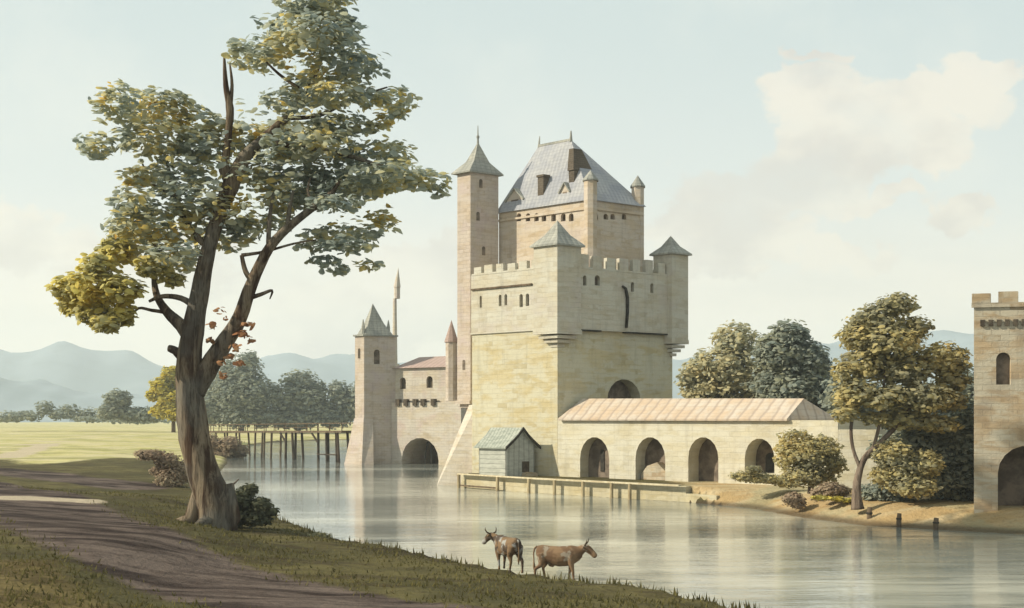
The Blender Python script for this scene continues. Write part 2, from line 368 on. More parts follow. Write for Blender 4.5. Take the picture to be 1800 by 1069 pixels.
gy = np.concatenate([-np.geomspace(300, 8, 8), lines([(-7, 14, 2), (14, 110, .48), (110, 200, 2.)]), np.geomspace(200, 6000, 60)])
GX, GY = np.meshgrid(gx, gy); GZ = H(GX, GY); nx, ny = len(gx), len(gy)
def polydist(X, Y, pts):
    P = np.array(pts); d2 = np.full(X.shape, 1e18)
    for i in range(len(P) - 1):
        a = P[i]; e = P[i + 1] - a; L = (e ** 2).sum()
        t = np.clip(((X - a[0]) * e[0] + (Y - a[1]) * e[1]) / L, 0, 1)
        d2 = np.minimum(d2, (X - a[0] - t * e[0]) ** 2 + (Y - a[1] - t * e[1]) ** 2)
    return np.sqrt(d2)
me = bpy.data.meshes.new('ground')
V = np.stack([GX.ravel(), GY.ravel(), GZ.ravel()], 1)
ii = (np.arange(ny - 1)[:, None] * nx + np.arange(nx - 1)[None, :]).ravel()
me.from_pydata(V.tolist(), [], np.stack([ii, ii + 1, ii + nx + 1, ii + nx], 1).tolist())
for p in me.polygons: p.use_smooth = True
road = [px2g(*p) for p in [(-60, 850), (60, 880), (150, 925), (280, 985), (430, 1035), (560, 1064)]]
road += [(road[-1][0] + 3, road[-1][1] - 3), (3, 12), (5, 0)]
track = [px2g(*p) for p in [(-80, 812), (30, 800), (100, 778), (170, 765), (215, 758)]]
rut = [px2g(*p) for p in [(-40, 826), (60, 834), (150, 846), (220, 856)]]
sandy = [px2g(*p) for p in [(-60, 876), (60, 877), (150, 880)]]
dl_ = sdist(GX, GY, LAND_L)
a_road = sst(1 - (polydist(GX, GY, road) - 1.9) / 2.4)
a_track = sst(1 - (polydist(GX, GY, track) - 1.0) / 2.0)
a_rut = sst(1 - (polydist(GX, GY, rut) - 1.8) / 3)
a_track = np.maximum(a_track, .9 * sst(1 - (polydist(GX, GY, sandy) - .3) / 1.6))
a_mead_lit = sst((GY - 116 + (GX + 30) * .2 + 9 * np.sin(GX * .21 + 1) + 6 * np.sin(GX * .47)) / 18) * (dl_ > 0)  # sunlit meadow mask; its near edge is the painted edge of the foreground shadow
a_sand = (sdist(GX, GY, LAND_R) > 0) * sst((GX - 9) / 8) * sst((9 - sdist(GX, GY, LAND_R)) / 3)
a_dry = sst(1 - polydist(GX, GY, [px2g(-40, 1000), px2g(40, 1062), (-6, 17)]) / 4.)
for nm, arr in (('dry', a_dry), ('road', np.maximum(a_road, a_rut)), ('track', a_track), ('meadow', a_mead_lit), ('sand', a_sand)):
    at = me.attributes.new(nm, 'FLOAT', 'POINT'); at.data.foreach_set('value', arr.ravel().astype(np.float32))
gm, t, b = new_mat('ground_cover', .97, .05)
o_ = t.node('ShaderNodeTexCoord').outputs['Object']
A = lambda n: t.node('ShaderNodeAttribute', attribute_name=n).outputs['Fac']
n1 = t.noise(o_, .16, 6, .62, .4); n2 = t.noise(o_, .9, 6, .65); n3 = t.noise(o_, 5, 4, .7); n4 = t.noise(t.mapping(o_, (.25, 1.2, 1)), .5, 5, .6)
bk = lambda a, lo=.3, hi=.7: t.ramp(t.math('ADD', a, t.math('MULTIPLY', t.math('SUBTRACT', n2, .5), .9)), lo, hi)
fg = t.mix(t.ramp(n1, .4, .6), rgb(118, 112, 78, .4), rgb(146, 136, 92, .42))  # olive grass and earth, with the foreground shadow put into the darker colour
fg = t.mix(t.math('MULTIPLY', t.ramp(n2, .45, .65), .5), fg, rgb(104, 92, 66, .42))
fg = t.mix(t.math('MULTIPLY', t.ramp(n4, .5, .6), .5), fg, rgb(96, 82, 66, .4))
md = t.mix(t.ramp(n4, .4, .6), rgb(228, 216, 156, .68), rgb(206, 198, 126, .6))
md = t.mix(t.math('MULTIPLY', t.ramp(n1, .42, .6), .75), md, rgb(232, 218, 178, .66))
md = t.mix(t.math('MULTIPLY', t.ramp(t.noise(t.mapping(o_, (.03, .16, 1)), 1., 5, .6), .5, .62), .6), md, rgb(172, 172, 106, .55))
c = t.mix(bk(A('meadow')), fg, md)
c = t.mix(t.math('MULTIPLY', bk(A('dry')), .8), c, t.mix(t.ramp(n2, .4, .6), rgb(158, 138, 92, .5), rgb(128, 110, 74, .45)))
rd = t.mix(t.ramp(n4, .38, .6), rgb(92, 78, 74, .33), rgb(156, 138, 128, .42))
rd = t.mix(t.math('MULTIPLY', t.ramp(n2, .5, .65), .5), rd, rgb(84, 70, 64, .45))
c = t.mix(bk(A('road')), c, rd)
c = t.mix(t.math('MULTIPLY', bk(A('track')), .9), c, rgb(228, 210, 182, .6))
sd = t.mix(t.ramp(n4, .4, .6), rgb(222, 200, 160, .62), rgb(206, 176, 128, .6))
sd = t.mix(t.math('MULTIPLY', t.ramp(n1, .5, .6), .6), sd, rgb(196, 192, 156, .55))
c = t.mix(bk(A('sand'), .25, .6), c, sd)
sep = t.node('ShaderNodeSeparateXYZ'); t.link(o_, sep.inputs[0])
c = t.mix(t.math('MULTIPLY', t.ramp(sep.outputs[2], .34, .06), .75), c, rgb(104, 90, 76, .42))   # wet mud at the water's edge
c = t.mix(t.math('MULTIPLY', t.ramp(n3, .5, .75), .35), c, rgb(90, 80, 60, .4))
t.link(c, b.inputs['Base Color']); bump(t, b, t.math('ADD', n2, t.math('MULTIPLY', n3, .4)), .8, .25)
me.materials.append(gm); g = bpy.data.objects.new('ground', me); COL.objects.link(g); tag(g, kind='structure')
# water
wm, t, b = new_mat('river_water', .12, .5)
b.inputs['IOR'].default_value = 1.5
o_ = t.node('ShaderNodeTexCoord').outputs['Object']
s1 = t.noise(t.mapping(o_, (.16, .75, 1)), 1, 5, .6, .5); s2 = t.noise(t.mapping(o_, (1.1, 3.6, 1)), 1, 3, .6); s3 = t.noise(t.mapping(o_, (.02, .07, 1)), 1, 4, .6)
cc = t.mix(t.ramp(s3, .35, .65), rgb(150, 162, 158, .38), rgb(226, 226, 212, .66)); cc = t.mix(t.math('MULTIPLY', t.ramp(s1, .45, .65), .5), cc, rgb(160, 168, 160, .42))
t.link(cc, b.inputs['Base Color']); t.link(t.math('ADD', .025, t.math('MULTIPLY', t.ramp(s3, .45, .7), .08)), b.inputs['Roughness'])
bump(t, b, t.math('ADD', t.math('MULTIPLY', s1, 1.0), t.math('MULTIPLY', s2, .34)), .3, .11)
wb = MB(); wb.add([(-6000, -300, 0), (6000, -300, 0), (6000, 6000, 0), (-6000, 6000, 0)], [(0, 1, 2, 3)])
tag(wb.build('water', wm), kind='structure')
# hills
def hills(Y, prof, mat, dep, seed):
    rr = random.Random(seed); prof = sorted(prof); xs = np.arange(prof[0][0], prof[-1][0] + 1, 12)
    hs = np.interp(xs, [p[0] for p in prof], [p[1] for p in prof]); ks = 15
    hs = np.convolve(np.pad(hs, 8, mode='edge'), np.hanning(19)[1:-1] / np.hanning(19)[1:-1].sum(), mode='valid')
    vs = []; fs = []; n = len(xs)
    for j in range(ks):
        q = j / (ks - 1); fq = math.sin(math.pi * q) ** .8
        for i, x in enumerate(xs):
            z = max(0, wz(hs[i], Y)) * fq * (1 + .05 * math.sin(x * .05 + j * 1.1 + seed)) + (2 * math.sin(x * .05 + j * 2.3) + 1.5 * math.sin(x * .11 + j)) * fq
            vs.append((wx(x, Y), Y + dep * (q - .5), z - .8))
    for j in range(ks - 1):
        for i in range(n - 1): fs.append((j * n + i, j * n + i + 1, (j + 1) * n + i + 1, (j + 1) * n + i))
    mb = MB(); mb.add(vs, fs); o = mb.build('hills', mat, smooth=True, uv=False); tag(o, kind='structure')
M['hill'] = plain('haze_tinted_hillside', (152, 168, 182), (136, 154, 168), .006, (1, 1, 1), .66)  # blue-grey of the distant air is put into the hill colour
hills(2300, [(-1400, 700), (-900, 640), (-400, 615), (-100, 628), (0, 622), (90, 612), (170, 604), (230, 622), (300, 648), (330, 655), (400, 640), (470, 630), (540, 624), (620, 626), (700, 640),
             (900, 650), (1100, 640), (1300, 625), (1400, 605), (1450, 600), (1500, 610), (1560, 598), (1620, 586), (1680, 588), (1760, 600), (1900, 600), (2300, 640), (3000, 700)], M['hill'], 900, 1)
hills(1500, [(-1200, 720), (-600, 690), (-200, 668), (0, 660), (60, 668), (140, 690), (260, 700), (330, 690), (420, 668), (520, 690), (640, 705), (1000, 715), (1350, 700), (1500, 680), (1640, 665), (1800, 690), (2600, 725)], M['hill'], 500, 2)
# ------------------------------------------------------------------ castle frame
C0 = Vector((3.82, 95.5)); D = Vector((.776, -.631)); E = Vector((.84, .54)).normalized()
def P(u, v): q = C0 + D * u + E * v; return (q.x, q.y)
def rectp(u0, u1, v0, v1): return [P(u0, v0), P(u1, v0), P(u1, v1), P(u0, v1)]
ND = (-.631, -.776)                 # outward normal of the sunlit front
NE = (E.y, -E.x)                    # outward normal of the shaded side
def solve_v(px, u=0):               # distance v along E at pixel column px
    k = (px - 900) / F; q = C0 + D * u; return (k * q.y - q.x) / (E.x - k * E.y)
def solve_u(px, v=0):
    k = (px - 900) / F; q = C0 + E * v; return (k * q.y - q.x) / (D.x - k * D.y)
def front_win(parent, org, w, h, du, n, mat=None, depth=.35, name='window', rise=None):
    """a dark pane set back in its opening"""
    m = MB(); extr(m, arch_poly(w * .98, h * .99, rise), (org[0] - n[0] * depth, org[1] - n[1] * depth, org[2]), du, n, -.12, 0)
    return m.build(name, mat or M['dark'], parent)
def cut(org, w, h, du, n, depth=.5, rise=None):
    m = MB(); return extr(m, arch_poly(w, h, rise), org, du, n, -depth, .6)
def crenels(mb, a, b, z0, z1, t, n, frac=.6, start=.5, seed=0):
    """merlons along a-b: little blocks standing on the parapet"""
    a = Vector(a); b = Vector(b); L = (b - a).length; d = (b - a) / L; nr = Vector((d.y, -d.x)); rr = random.Random(seed)
    st = L / n
    for i in range(n):
        s0 = i * st + st * (1 - frac) * start; s1 = s0 + st * frac
        s0 += rr.uniform(-.06, .06); s1 += rr.uniform(-.06, .06); zz = z1 + rr.uniform(-.12, .06)
        p = [a + d * s0, a + d * s1, a + d * s1 - nr * t, a + d * s0 - nr * t]
        mb.prism([(q.x, q.y) for q in p], z0, zz)
# ---- the keep
keep = thing('castle_keep', (5, 103, 1), 'huge cream stone castle keep with a steep slate hipped roof, corner turrets and battlements', 'castle')
foot = [P(-9.5, 0), P(0, 0), P(0, 12.6), (8.8, 111), (-2.6, 106.8)]
ZC = 13.5; ZT = 18.7
va = solve_v(1097)
cuts = [cut((*P(0, va), 4.2), 3.7, 5.2, E, NE, 1.5)]
mb = MB(); mb.prism(foot, -.5, ZC)
lower = mb.build('lower_wall', M['cream'], keep, cuts=cuts)
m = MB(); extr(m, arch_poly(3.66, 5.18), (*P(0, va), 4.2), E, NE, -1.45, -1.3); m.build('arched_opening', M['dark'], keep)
def grow(poly, g):
    cx = sum(p[0] for p in poly) / len(poly); cy = sum(p[1] for p in poly) / len(poly); n = len(poly); out = []
    for i in range(n):
        a = Vector(poly[i - 1]); b = Vector(poly[i]); c = Vector(poly[(i + 1) % n])
        d1 = (b - a).normalized(); d2 = (c - b).normalized(); n1 = Vector((d1.y, -d1.x)); n2 = Vector((d2.y, -d2.x))
        k = (n1 + n2); k = k / max(.3, k.dot(n1)); out.append((b.x + k.x * g, b.y + k.y * g))
    return out
up = [P(-9.56, -.06), P(.35, -.06), P(.35, 12.9), (9.1, 111.3), (-2.7, 106.9)]
cuts = []; wins = []
def kf(px, py0, py1, wpx, side):
    if side == 'f': u = solve_u(px); q = P(u, -.06); du = D; n = ND; wd = wpx * q[1] / F / .80
    else: v = solve_v(px, .35); q = P(.35, v); du = E; n = NE; wd = wpx * q[1] / F / .80
    z0 = wz(py1, q[1]); h = wz(py0, q[1]) - z0
    cuts.append(cut((*q, z0), wd, h, du, n)); wins.append(((*q, z0), wd, h, du, n))
for x_, a_, b_, w_ in [(846, 520, 541, 4), (880, 518, 538, 5), (890, 517, 537, 5), (917, 517, 540, 6), (928, 516, 538, 6)]: kf(x_, a_, b_, w_, 'f')
for x_, a_, b_, w_ in [(1028, 484, 502, 6), (1050, 484, 502, 9), (1112, 496, 513, 6), (1146, 498, 515, 6)]: kf(x_, a_, b_, w_, 's')
mb = MB(); mb.prism(up, ZC, ZT)
mb.build('upper_wall', M['keep'], keep, cuts=cuts)
for i, wn in enumerate(wins): front_win(keep, *wn, mat=M['shutter'] if i < 5 else M['dark'])
mb = MB()
mb.prism([P(-9.56, -.14), P(-1.7, -.14), P(-1.7, -.06), P(-9.56, -.06)], ZC - .06, ZC + .06)
mb.build('string_course', M['keep'], keep)
mb = MB(); mb.prism([P(-9.45, -.2), P(-2.6, -.2), P(-2.6, -.06), P(-9.45, -.06)], 17.35, 17.5); mb.build('ledge', M['wood'], keep)
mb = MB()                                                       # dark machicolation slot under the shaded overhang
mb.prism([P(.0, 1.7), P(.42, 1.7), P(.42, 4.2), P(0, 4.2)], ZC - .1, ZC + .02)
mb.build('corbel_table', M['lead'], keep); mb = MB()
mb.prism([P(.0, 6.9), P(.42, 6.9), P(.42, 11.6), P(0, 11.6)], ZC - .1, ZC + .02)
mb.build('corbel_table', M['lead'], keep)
mb = MB()
for a, b, z_, n_, f_, sd_ in ((P(.35, 1.7), P(.35, 11.7), 19.75, 7, .62, 1), (P(-9.5, -.06), P(-1.7, -.06), 19.35, 6, .66, 2), (P(.35, 12.9), (9.1, 111.3), 19.6, 5, .6, 3), ((9.1, 111.3), (-2.7, 106.9), 19.6, 7, .6, 4)):
    mb = MB(); crenels(mb, a, b, ZT + .12, z_ + .15, .45, n_, f_, .5, sd_)
    a_ = Vector(a); b_ = Vector(b); d_ = (b_ - a_).normalized(); n_ = Vector((d_.y, -d_.x)); a_ = a_ + n_ * .02 + d_ * .01; b_ = b_ + n_ * .02 - d_ * .01
    mb.prism([tuple(a_), tuple(b_), tuple(b_ - n_ * .47), tuple(a_ - n_ * .47)], ZT - .02, ZT + .13)
    mb.build('battlement', M['keep'], keep)
v1 = solve_v(1103, .4)                                           # black downpipe on the shaded face
mb = MB(); q = [P(.45, solve_v(1094, .45)), P(.47, solve_v(1100, .47)), P(.45, solve_v(1103, .45)), P(.45, solve_v(1101, .45))]
mb.tube([(*q[0], wz(505, 99.5)), (*q[1], wz(509, 99.5)), (*q[2], wz(525, 99.5)), (*q[2], wz(550, 99.5)), (*q[3], wz(577, 99.5))], [.1, .14, .16, .15, .13], 8)
mb.build('downpipe', M['lead'], keep, True)
def bartizan(u0, u1, v0, v1, z0, z1, za, apex, roofmat):
    mb = MB(); mb.prism(rectp(u0, u1, v0, v1), z0, z1); body = mb.build('corner_turret', M['keep'], keep)
    mb = MB(); cu, cv_ = (u0 + u1) / 2, (v0 + v1) / 2
    for i, s in enumerate((1.04, .8, .56, .3)):                  # stepped corbels
        hw = (u1 - u0) / 2 * s; hv = (v1 - v0) / 2 * s
        a, b = cu + (0 - cu) * i * .12, cv_ + ((0 if v0 < 3 else 12.6) - cv_) * i * .12
        mb.prism(rectp(a - hw, a + hw, b - hv, b + hv), z0 - .36 * (i + 1), z0 - .36 * i - .1 * (i > 0) + (0 if i else -.003))
    mb.build('corbel', M['lead'] if 0 else M['keep'], body)
    mb = MB(); e = .22; base = rectp(u0 - e, u1 + e, v0 - e, v1 + e)
    mid = rectp(cu - .8, cu + .8, cv_ - .8, cv_ + .8)
    mb.prism(base, z1, z1 + .14); k = len(base)
    mid = rectp(cu - (u1 - cu) * .55, cu + (u1 - cu) * .55, cv_ - (v1 - cv_) * .55, cv_ + (v1 - cv_) * .55)
    mb.prism(base, z1 + .143, z1 + .143 + (za - z1) * .38, mid); mb.cone(mid, z1 + .143 + (za - z1) * .38, (*P(cu, cv_), za))
    mb.build('turret_roof', roofmat, body)
bartizan(-1.75, .75, -.75, 1.7, ZC - .1, 20.4, 22.7, None, M['slate_dark'])
bartizan(-1.1, .85, 11.6, 13.5, ZC - .5, 20.6, 22.4, None, M['slate_dark'])
# ---- donjon
dv = 4.9; du_ = -1.5; ZD = 25.0
dj = [P(du_ - 10.3, dv), P(du_, dv), P(du_, dv + 5.9), P(du_ - 10.3, dv + 5.9)]
cuts = []; wins = []
for x_ in (912, 928, 943, 956, 973, 990, 1004):
    u = solve_u(x_, dv); q = P(u, dv); z0 = wz(389, q[1]); hh = 14 * q[1] / F; cuts.append(cut((*q, z0), .52, hh, D, ND)); wins.append(((*q, z0), .52, hh, D, ND))
for x_ in (1047, 1065, 1077, 1097):
    v = solve_v(x_, du_); q = P(du_, v); z0 = wz(386, q[1]); hh = 10 * q[1] / F; cuts.append(cut((*q, z0), .5, hh, E, NE)); wins.append(((*q, z0), .5, hh, E, NE))
mb = MB(); mb.prism(dj, 17, ZD); don = mb.build('great_tower_wall', M['donjon'], keep, cuts=cuts)
for wn in wins: front_win(don, *wn)
mb = MB(); mb.prism([P(du_ - 10.3, dv - .12), P(du_ + .12, dv - .12), P(du_ + .12, dv + 5.9), P(du_ - 10.3, dv + 5.9)], 24.2, 24.38); mb.build('cornice', M['donjon'], don)
# hipped roof
r0 = P(du_ - 10.5, dv - .2); r1 = P(du_ + .2, dv - .2); r2 = P(du_ + .2, dv + 6.1); r3 = P(du_ - 10.5, dv + 6.1)
ra = (wx(947, 106), 106.2, 31.4); rb = (wx(1004, 103), 103.4, 31.3)
mb = MB(); mb.add([(*r0, ZD), (*r1, ZD), (*r2, ZD), (*r3, ZD), ra, rb], [(0, 1, 5, 4), (1, 2, 5), (2, 3, 4, 5), (3, 0, 4), (3, 2, 1, 0)])
roof = mb.build('slate_roof', M['slate'], don)
mb = MB(); mb.tube([(ra[0], ra[1], ra[2] - .2), (ra[0] + .1, ra[1], ra[2] + .9)], [.12, .04], 6); mb.tube([(rb[0], rb[1], rb[2] - .2), (rb[0], rb[1], rb[2] + .8)], [.16, .06], 6)
mb.bar(ra, rb, .18, .2); mb.build('ridge', M['slate_dark'], roof)
def boxat(cx, cy, hu, hv, z0, z1, s=1.0):
    c = Vector((cx, cy)); return [tuple(c + D * a * hu * s + E * b * hv * s) for a, b in ((-1, -1), (1, -1), (1, 1), (-1, 1))]
mb = MB(); q = P(solve_u(955, dv + .6), dv + .6); mb.prism(boxat(*q, .32, .3, 0, 0), ZD - .3, wz(312, q[1])); mb.prism(boxat(*q, .4, .38, 0, 0), wz(312, q[1]), wz(308, q[1])); mb.build('chimney', M['stack'], roof)
def dormer(px, v, w, h, zb, mat):
    q = P(solve_u(px, v), v); mb = MB(); prof = [(-w / 2, 0), (w / 2, 0), (w / 2, h * .55), (0, h), (-w / 2, h * .55)]
    extr(mb, prof, (*q, zb), D, (E.x, E.y), 0, 2.2); d = mb.build('dormer', M['donjon'], roof)
    m2 = MB(); 
    for s in (-1, 1):
        a = [(s * (w / 2 + .18), h * .5), (0, h + .12), (0, h + .0), (s * (w / 2 + .1), h * .42)]
        extr(m2, a, (*q, zb), D, (E.x, E.y), -.15, 2.2)
    m2.build('dormer_roof', M['slate_dark'], d)
    m3 = MB(); extr(m3, [(-w * .22, .25), (w * .22, .25), (w * .22, h * .5), (-w * .22, h * .5)], (*q, zb), D, (E.x, E.y), -.03, .02); m3.build('window', M['dark'], d)
dormer(993, dv + .25, .95, 1.5, ZD + .35, 0); dormer(905, dv + .25, 1.9, 1.9, ZD + .15, 0)
# big leaning chimney stack on the hip
q = (wx(1019, 101), 101.6); mb = MB(); mb.prism(boxat(*q, .28, .8, 0, 0), 25.6, 28.0, boxat(q[0] + .1, q[1], .3, 1.0, 0, 0)); mb.prism(boxat(q[0] + .1, q[1], .34, 1.1, 0, 0), 28.0, 30.0, boxat(q[0] - .35, q[1], .25, .45, 0, 0))
mb.build('chimney_stack', M['stack'], roof)
# donjon corner turrets
def pin(px, Y, r, z0, z1, za, n=8, mat='donjon', rm='slate_dark', parent=don, nm='turret'):
    x = wx(px, Y); poly = [(x + r * math.cos(2 * math.pi * i / n + .3), Y + r * math.sin(2 * math.pi * i / n + .3)) for i in range(n)]
    mb = MB(); mb.prism(poly, z0, z1); o = mb.build(nm, M[mat], parent)
    mb = MB(); big = [(x + (a - x) * 1.2, Y + (b_ - Y) * 1.2) for a, b_ in poly]; mb.prism(big, z1, z1 + .1); mb.cone(big, z1 + .1, (x, Y, za)); mb.build('turret_roof', M[rm], o); return o
pin(1038, 99.2, .62, 17, wz(318, 99), wz(298, 99)); pin(1121, 102.6, .6, 17, wz(330, 102.6), wz(308, 102.6))
# ---- slender stair tower with its cap
st = MB(); A0 = Vector((-3.78, 103.5))
def Q(a, b_): q = A0 - D * a + E * b_; return (q.x, q.y)
ZS = wz(305, 104)
poly = [Q(0, 0), Q(0, 3.0), Q(1.6, 3.0), Q(1.6, 0)]
wcut = [(solve, z) for solve, z in ((844, 365), (850, 322))]
mb = MB(); mb.prism(poly, 7.6, ZS); stair = mb.build('stair_tower', M['pink'], keep)
for bx, zz in ((1.1, 322), (.8, 380), (1.4, 440)):
    q = Q(0, bx); m = MB(); extr(m, arch_poly(.34, .8), (*q, wz(zz + 8, 104)), E, NE, -.02, .03); m.build('window', M['dark'], stair)
m = MB(); extr(m, arch_poly(.3, .9), (*Q(.8, 0), wz(650, 104)), D, ND, -.02, .03); m.build('window', M['dark'], stair)
mb = MB(); big = [Q(-.3, -.35), Q(-.3, 3.3), Q(1.95, 3.3), Q(1.95, -.35)]; cxy = Q(.8, 1.5)
mid = [(cxy[0] + (a - cxy[0]) * .45, cxy[1] + (b_ - cxy[1]) * .45) for a, b_ in big]
mb.prism(big, ZS, ZS + .12); mb.prism(big, ZS + .123, ZS + 1.2, mid); mb.cone(mid, ZS + 1.2, (*cxy, wz(248, 104.5)))
rf = mb.build('turret_roof', M['slate_dark'], stair)
mb = MB(); zt = wz(248, 104.5); mb.tube([(*cxy, zt - .3), (*cxy, zt + .7), (*cxy, zt + 1.5)], [.12, .06, .03], 6); mb.tube([(*cxy, zt + .35), (*cxy, zt + .55)], [.14, .14], 6); mb.build('finial', M['slate_dark'], rf)
mb = MB()
for i, s in enumerate((1.12, .88, .6)):
    pl = [(cxy[0] + (a - cxy[0]) * s, cxy[1] + (b_ - cxy[1]) * s) for a, b_ in poly]; mb.prism(pl, 7.6 - .32 * (i + 1), 7.597 - .32 * i)
mb.build('corbel', M['pink'], stair)
mb = MB(); mb.prism([(-7.0, 102.4), (-3.4, 101.2), (-1.5, 107), (-6.6, 112)], -.6, 7.2, [(-3.9, 103.4), (-3.2, 102.6), (-1.7, 106.4), (-3.9, 107)]); mb.build('buttress', M['gate'], keep)
pin(793.5, 105.2, .55, 7.6, wz(602, 105), wz(562, 105), mat='pink', parent=stair, rm='tilepink')
# ---- gatehouse on the river
gO = Vector((-15.25, 149.)); gD = Vector((.87, -.49)).normalized(); gN = (gD.y, -gD.x)
def gp(a, b_=0.): q = gO + gD * a - Vector(gN) * b_; return (q.x, q.y)
def gl(px): k = (px - 900) / F; return (k * gO.y - gO.x) / (gD.x - k * gD.y)
gate = thing('gatehouse_wall', (-11, 147, 0), 'pale pink gatehouse wall with a round water arch between the spired tower and the keep', 'gatehouse')
GL = gl(814); ga = gl(742)
cuts = [cut((*gp(ga, -.5), -.6), 5.7, 4.05, gD, gN, 7)]
mb = MB(); mb.prism([gp(-.3, -.5), gp(GL, -.5), gp(GL, 8), gp(-.3, 8)], -1.5, 8.0)
mb.build('lower_wall', M['gate'], gate, cuts=cuts)
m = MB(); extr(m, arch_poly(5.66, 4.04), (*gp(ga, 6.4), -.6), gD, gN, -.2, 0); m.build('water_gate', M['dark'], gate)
m = MB(); q = gp(ga - .5, 1.2); q2 = gp(ga - .1, 1.4); m.bar((*q, -.2), (*q2, 2.9), .22); m.bar((*gp(ga + .5, 1.4), -.2), (*gp(ga + .5, 1.4), 3.1), .25); m.bar((*q2, 2.85), (*gp(ga + .6, 1.4), 2.85), .2); m.build('sluice_frame', M['lead'], gate)
cuts = []; wn_ = []
for x_, zz in ((708, 9.8), (755, 9.9)):
    q = (*gp(gl(x_)), zz); cuts.append(cut(q, .95, 1.5, gD, gN, .6)); wn_.append((q, .95, 1.5, gD, gN))
mb = MB(); mb.prism([gp(-.3), gp(GL), gp(GL, 7.5), gp(-.3, 7.5)], 8.0, 12.5); upg = mb.build('upper_wall', M['gate'], gate, cuts=cuts)
for a in wn_: front_win(upg, *a, depth=.4, mat=M['shutter'])
for x_ in (704, 718, 734, 748, 766):
    c_ = gl(x_); m = MB(); m.prism([gp(c_ - .3, -.75), gp(c_ + .3, -.75), gp(c_ + .3, -.2), gp(c_ - .3, -.2)], 7.6, 8.45); m.build('corbel', M['shutter'], gate)
mb = MB(); mb.add([(*gp(-.3, -.4), 12.5), (*gp(GL, -.4), 12.5), (*gp(GL, 7.8), 12.5), (*gp(-.3, 7.8), 12.5), (*gp(1.3, 3.6), 14.1), (*gp(GL, 3.6), 14.2)], [(0, 1, 5, 4), (1, 2, 5), (2, 3, 4, 5), (3, 0, 4), (3, 2, 1, 0)])
mb.build('tiled_roof', M['tilepink'], gate)
# ---- gate tower
gt = thing('gate_tower', (-18.5, 151, 0), 'slim river tower with pointed slate spire and flared base at the bridge end', 'tower')
T0 = Vector((wx(640, 147.5), 147.5)); tD = Vector((-.62, .5)).normalized(); tE = Vector((.93, .36)).normalized()
def G(a, b_): q = T0 + tD * a + tE * b_; return (q.x, q.y)
zt = wz(592, 149)
NG = (tE.y, -tE.x)
sq = [G(0, 0), G(0, 4.2), G(1.6, 4.9), G(4.0, 3.0), G(1.7, 0)]
cuts = [cut((*G(0, 1.7), wz(640, 148)), .8, 1.9, tE, NG, .5)]
mb = MB(); mb.prism(sq, -1.5, zt); tw = mb.build('tower_wall', M['pink'], gt, cuts=cuts)
front_win(tw, (*G(0, 1.7), wz(640, 148)), .8, 1.9, tE, NG)
q = G(.9, 0); m = MB(); extr(m, arch_poly(.4, 1.3), (*q, wz(630, 148)), tD, (tE.x * -1, tE.y * -1), -.02, .04); m.build('window', M['shutter'], tw)
mb = MB(); fl = [G(0, -.05), G(0, 1.2), G(1.6, 1.2), G(1.75, -.05)]; c_ = G(.9, .5)
mb.prism([(fl[0][0] - .1, fl[0][1] - 1.6), (fl[1][0] + .3, fl[1][1] - 1.9), (fl[2][0], fl[2][1]), (fl[3][0] - 1.6, fl[3][1] - .5)], -1.5, wz(735, 148), fl); mb.build('flared_base', M['pink'], gt)
mb = MB(); cc_ = G(1.6, 2.3); bg_ = [(cc_[0] + (a - cc_[0]) * 1.12, cc_[1] + (b_ - cc_[1]) * 1.12) for a, b_ in sq]; md_ = [(cc_[0] + (a - cc_[0]) * .5, cc_[1] + (b_ - cc_[1]) * .5) for a, b_ in sq]
mb.prism(bg_, zt, zt + .2); mb.prism([(cc_[0] + (a - cc_[0]) * .9, cc_[1] + (b_ - cc_[1]) * .9) for a, b_ in sq], zt + .203, zt + 1.7, md_); mb.cone(md_, zt + 1.7, (*cc_, wz(533, 149)))
rf = mb.build('spire', M['slate_dark'], gt)
for a in ((.6, .3), (.9, 3.9)):
    q = G(*a); mb = MB(); mb.tube([(*q, zt), (*q, zt + 1.3), (*q, zt + 2.2)], [.25, .22, .05], 6); mb.build('pinnacle', M['slate_dark'], rf)
# faint far spire
sp_ = thing('church_spire', (wx(694, 190), 190, 1), 'faint thin pink spire with a small lantern rising behind the gatehouse', 'spire')
mb = MB(); x = wx(694, 190); ng = lambda r: [(x + r * math.cos(i * math.pi / 4), 190 + r * math.sin(i * math.pi / 4)) for i in range(8)]
mb.prism(ng(.8), 0, wz(640, 190)); mb.prism(ng(.45), wz(640, 190), wz(525, 190), ng(.3)); mb.build('spire_shaft', M['gate'], sp_)
x = wx(698, 190); mb = MB(); mb.prism(ng(.5), wz(525, 190), wz(505, 190)); mb.cone(ng(.6), wz(505, 190), (x + .2, 190, wz(470, 190))); mb.build('lantern', M['gate'], sp_)
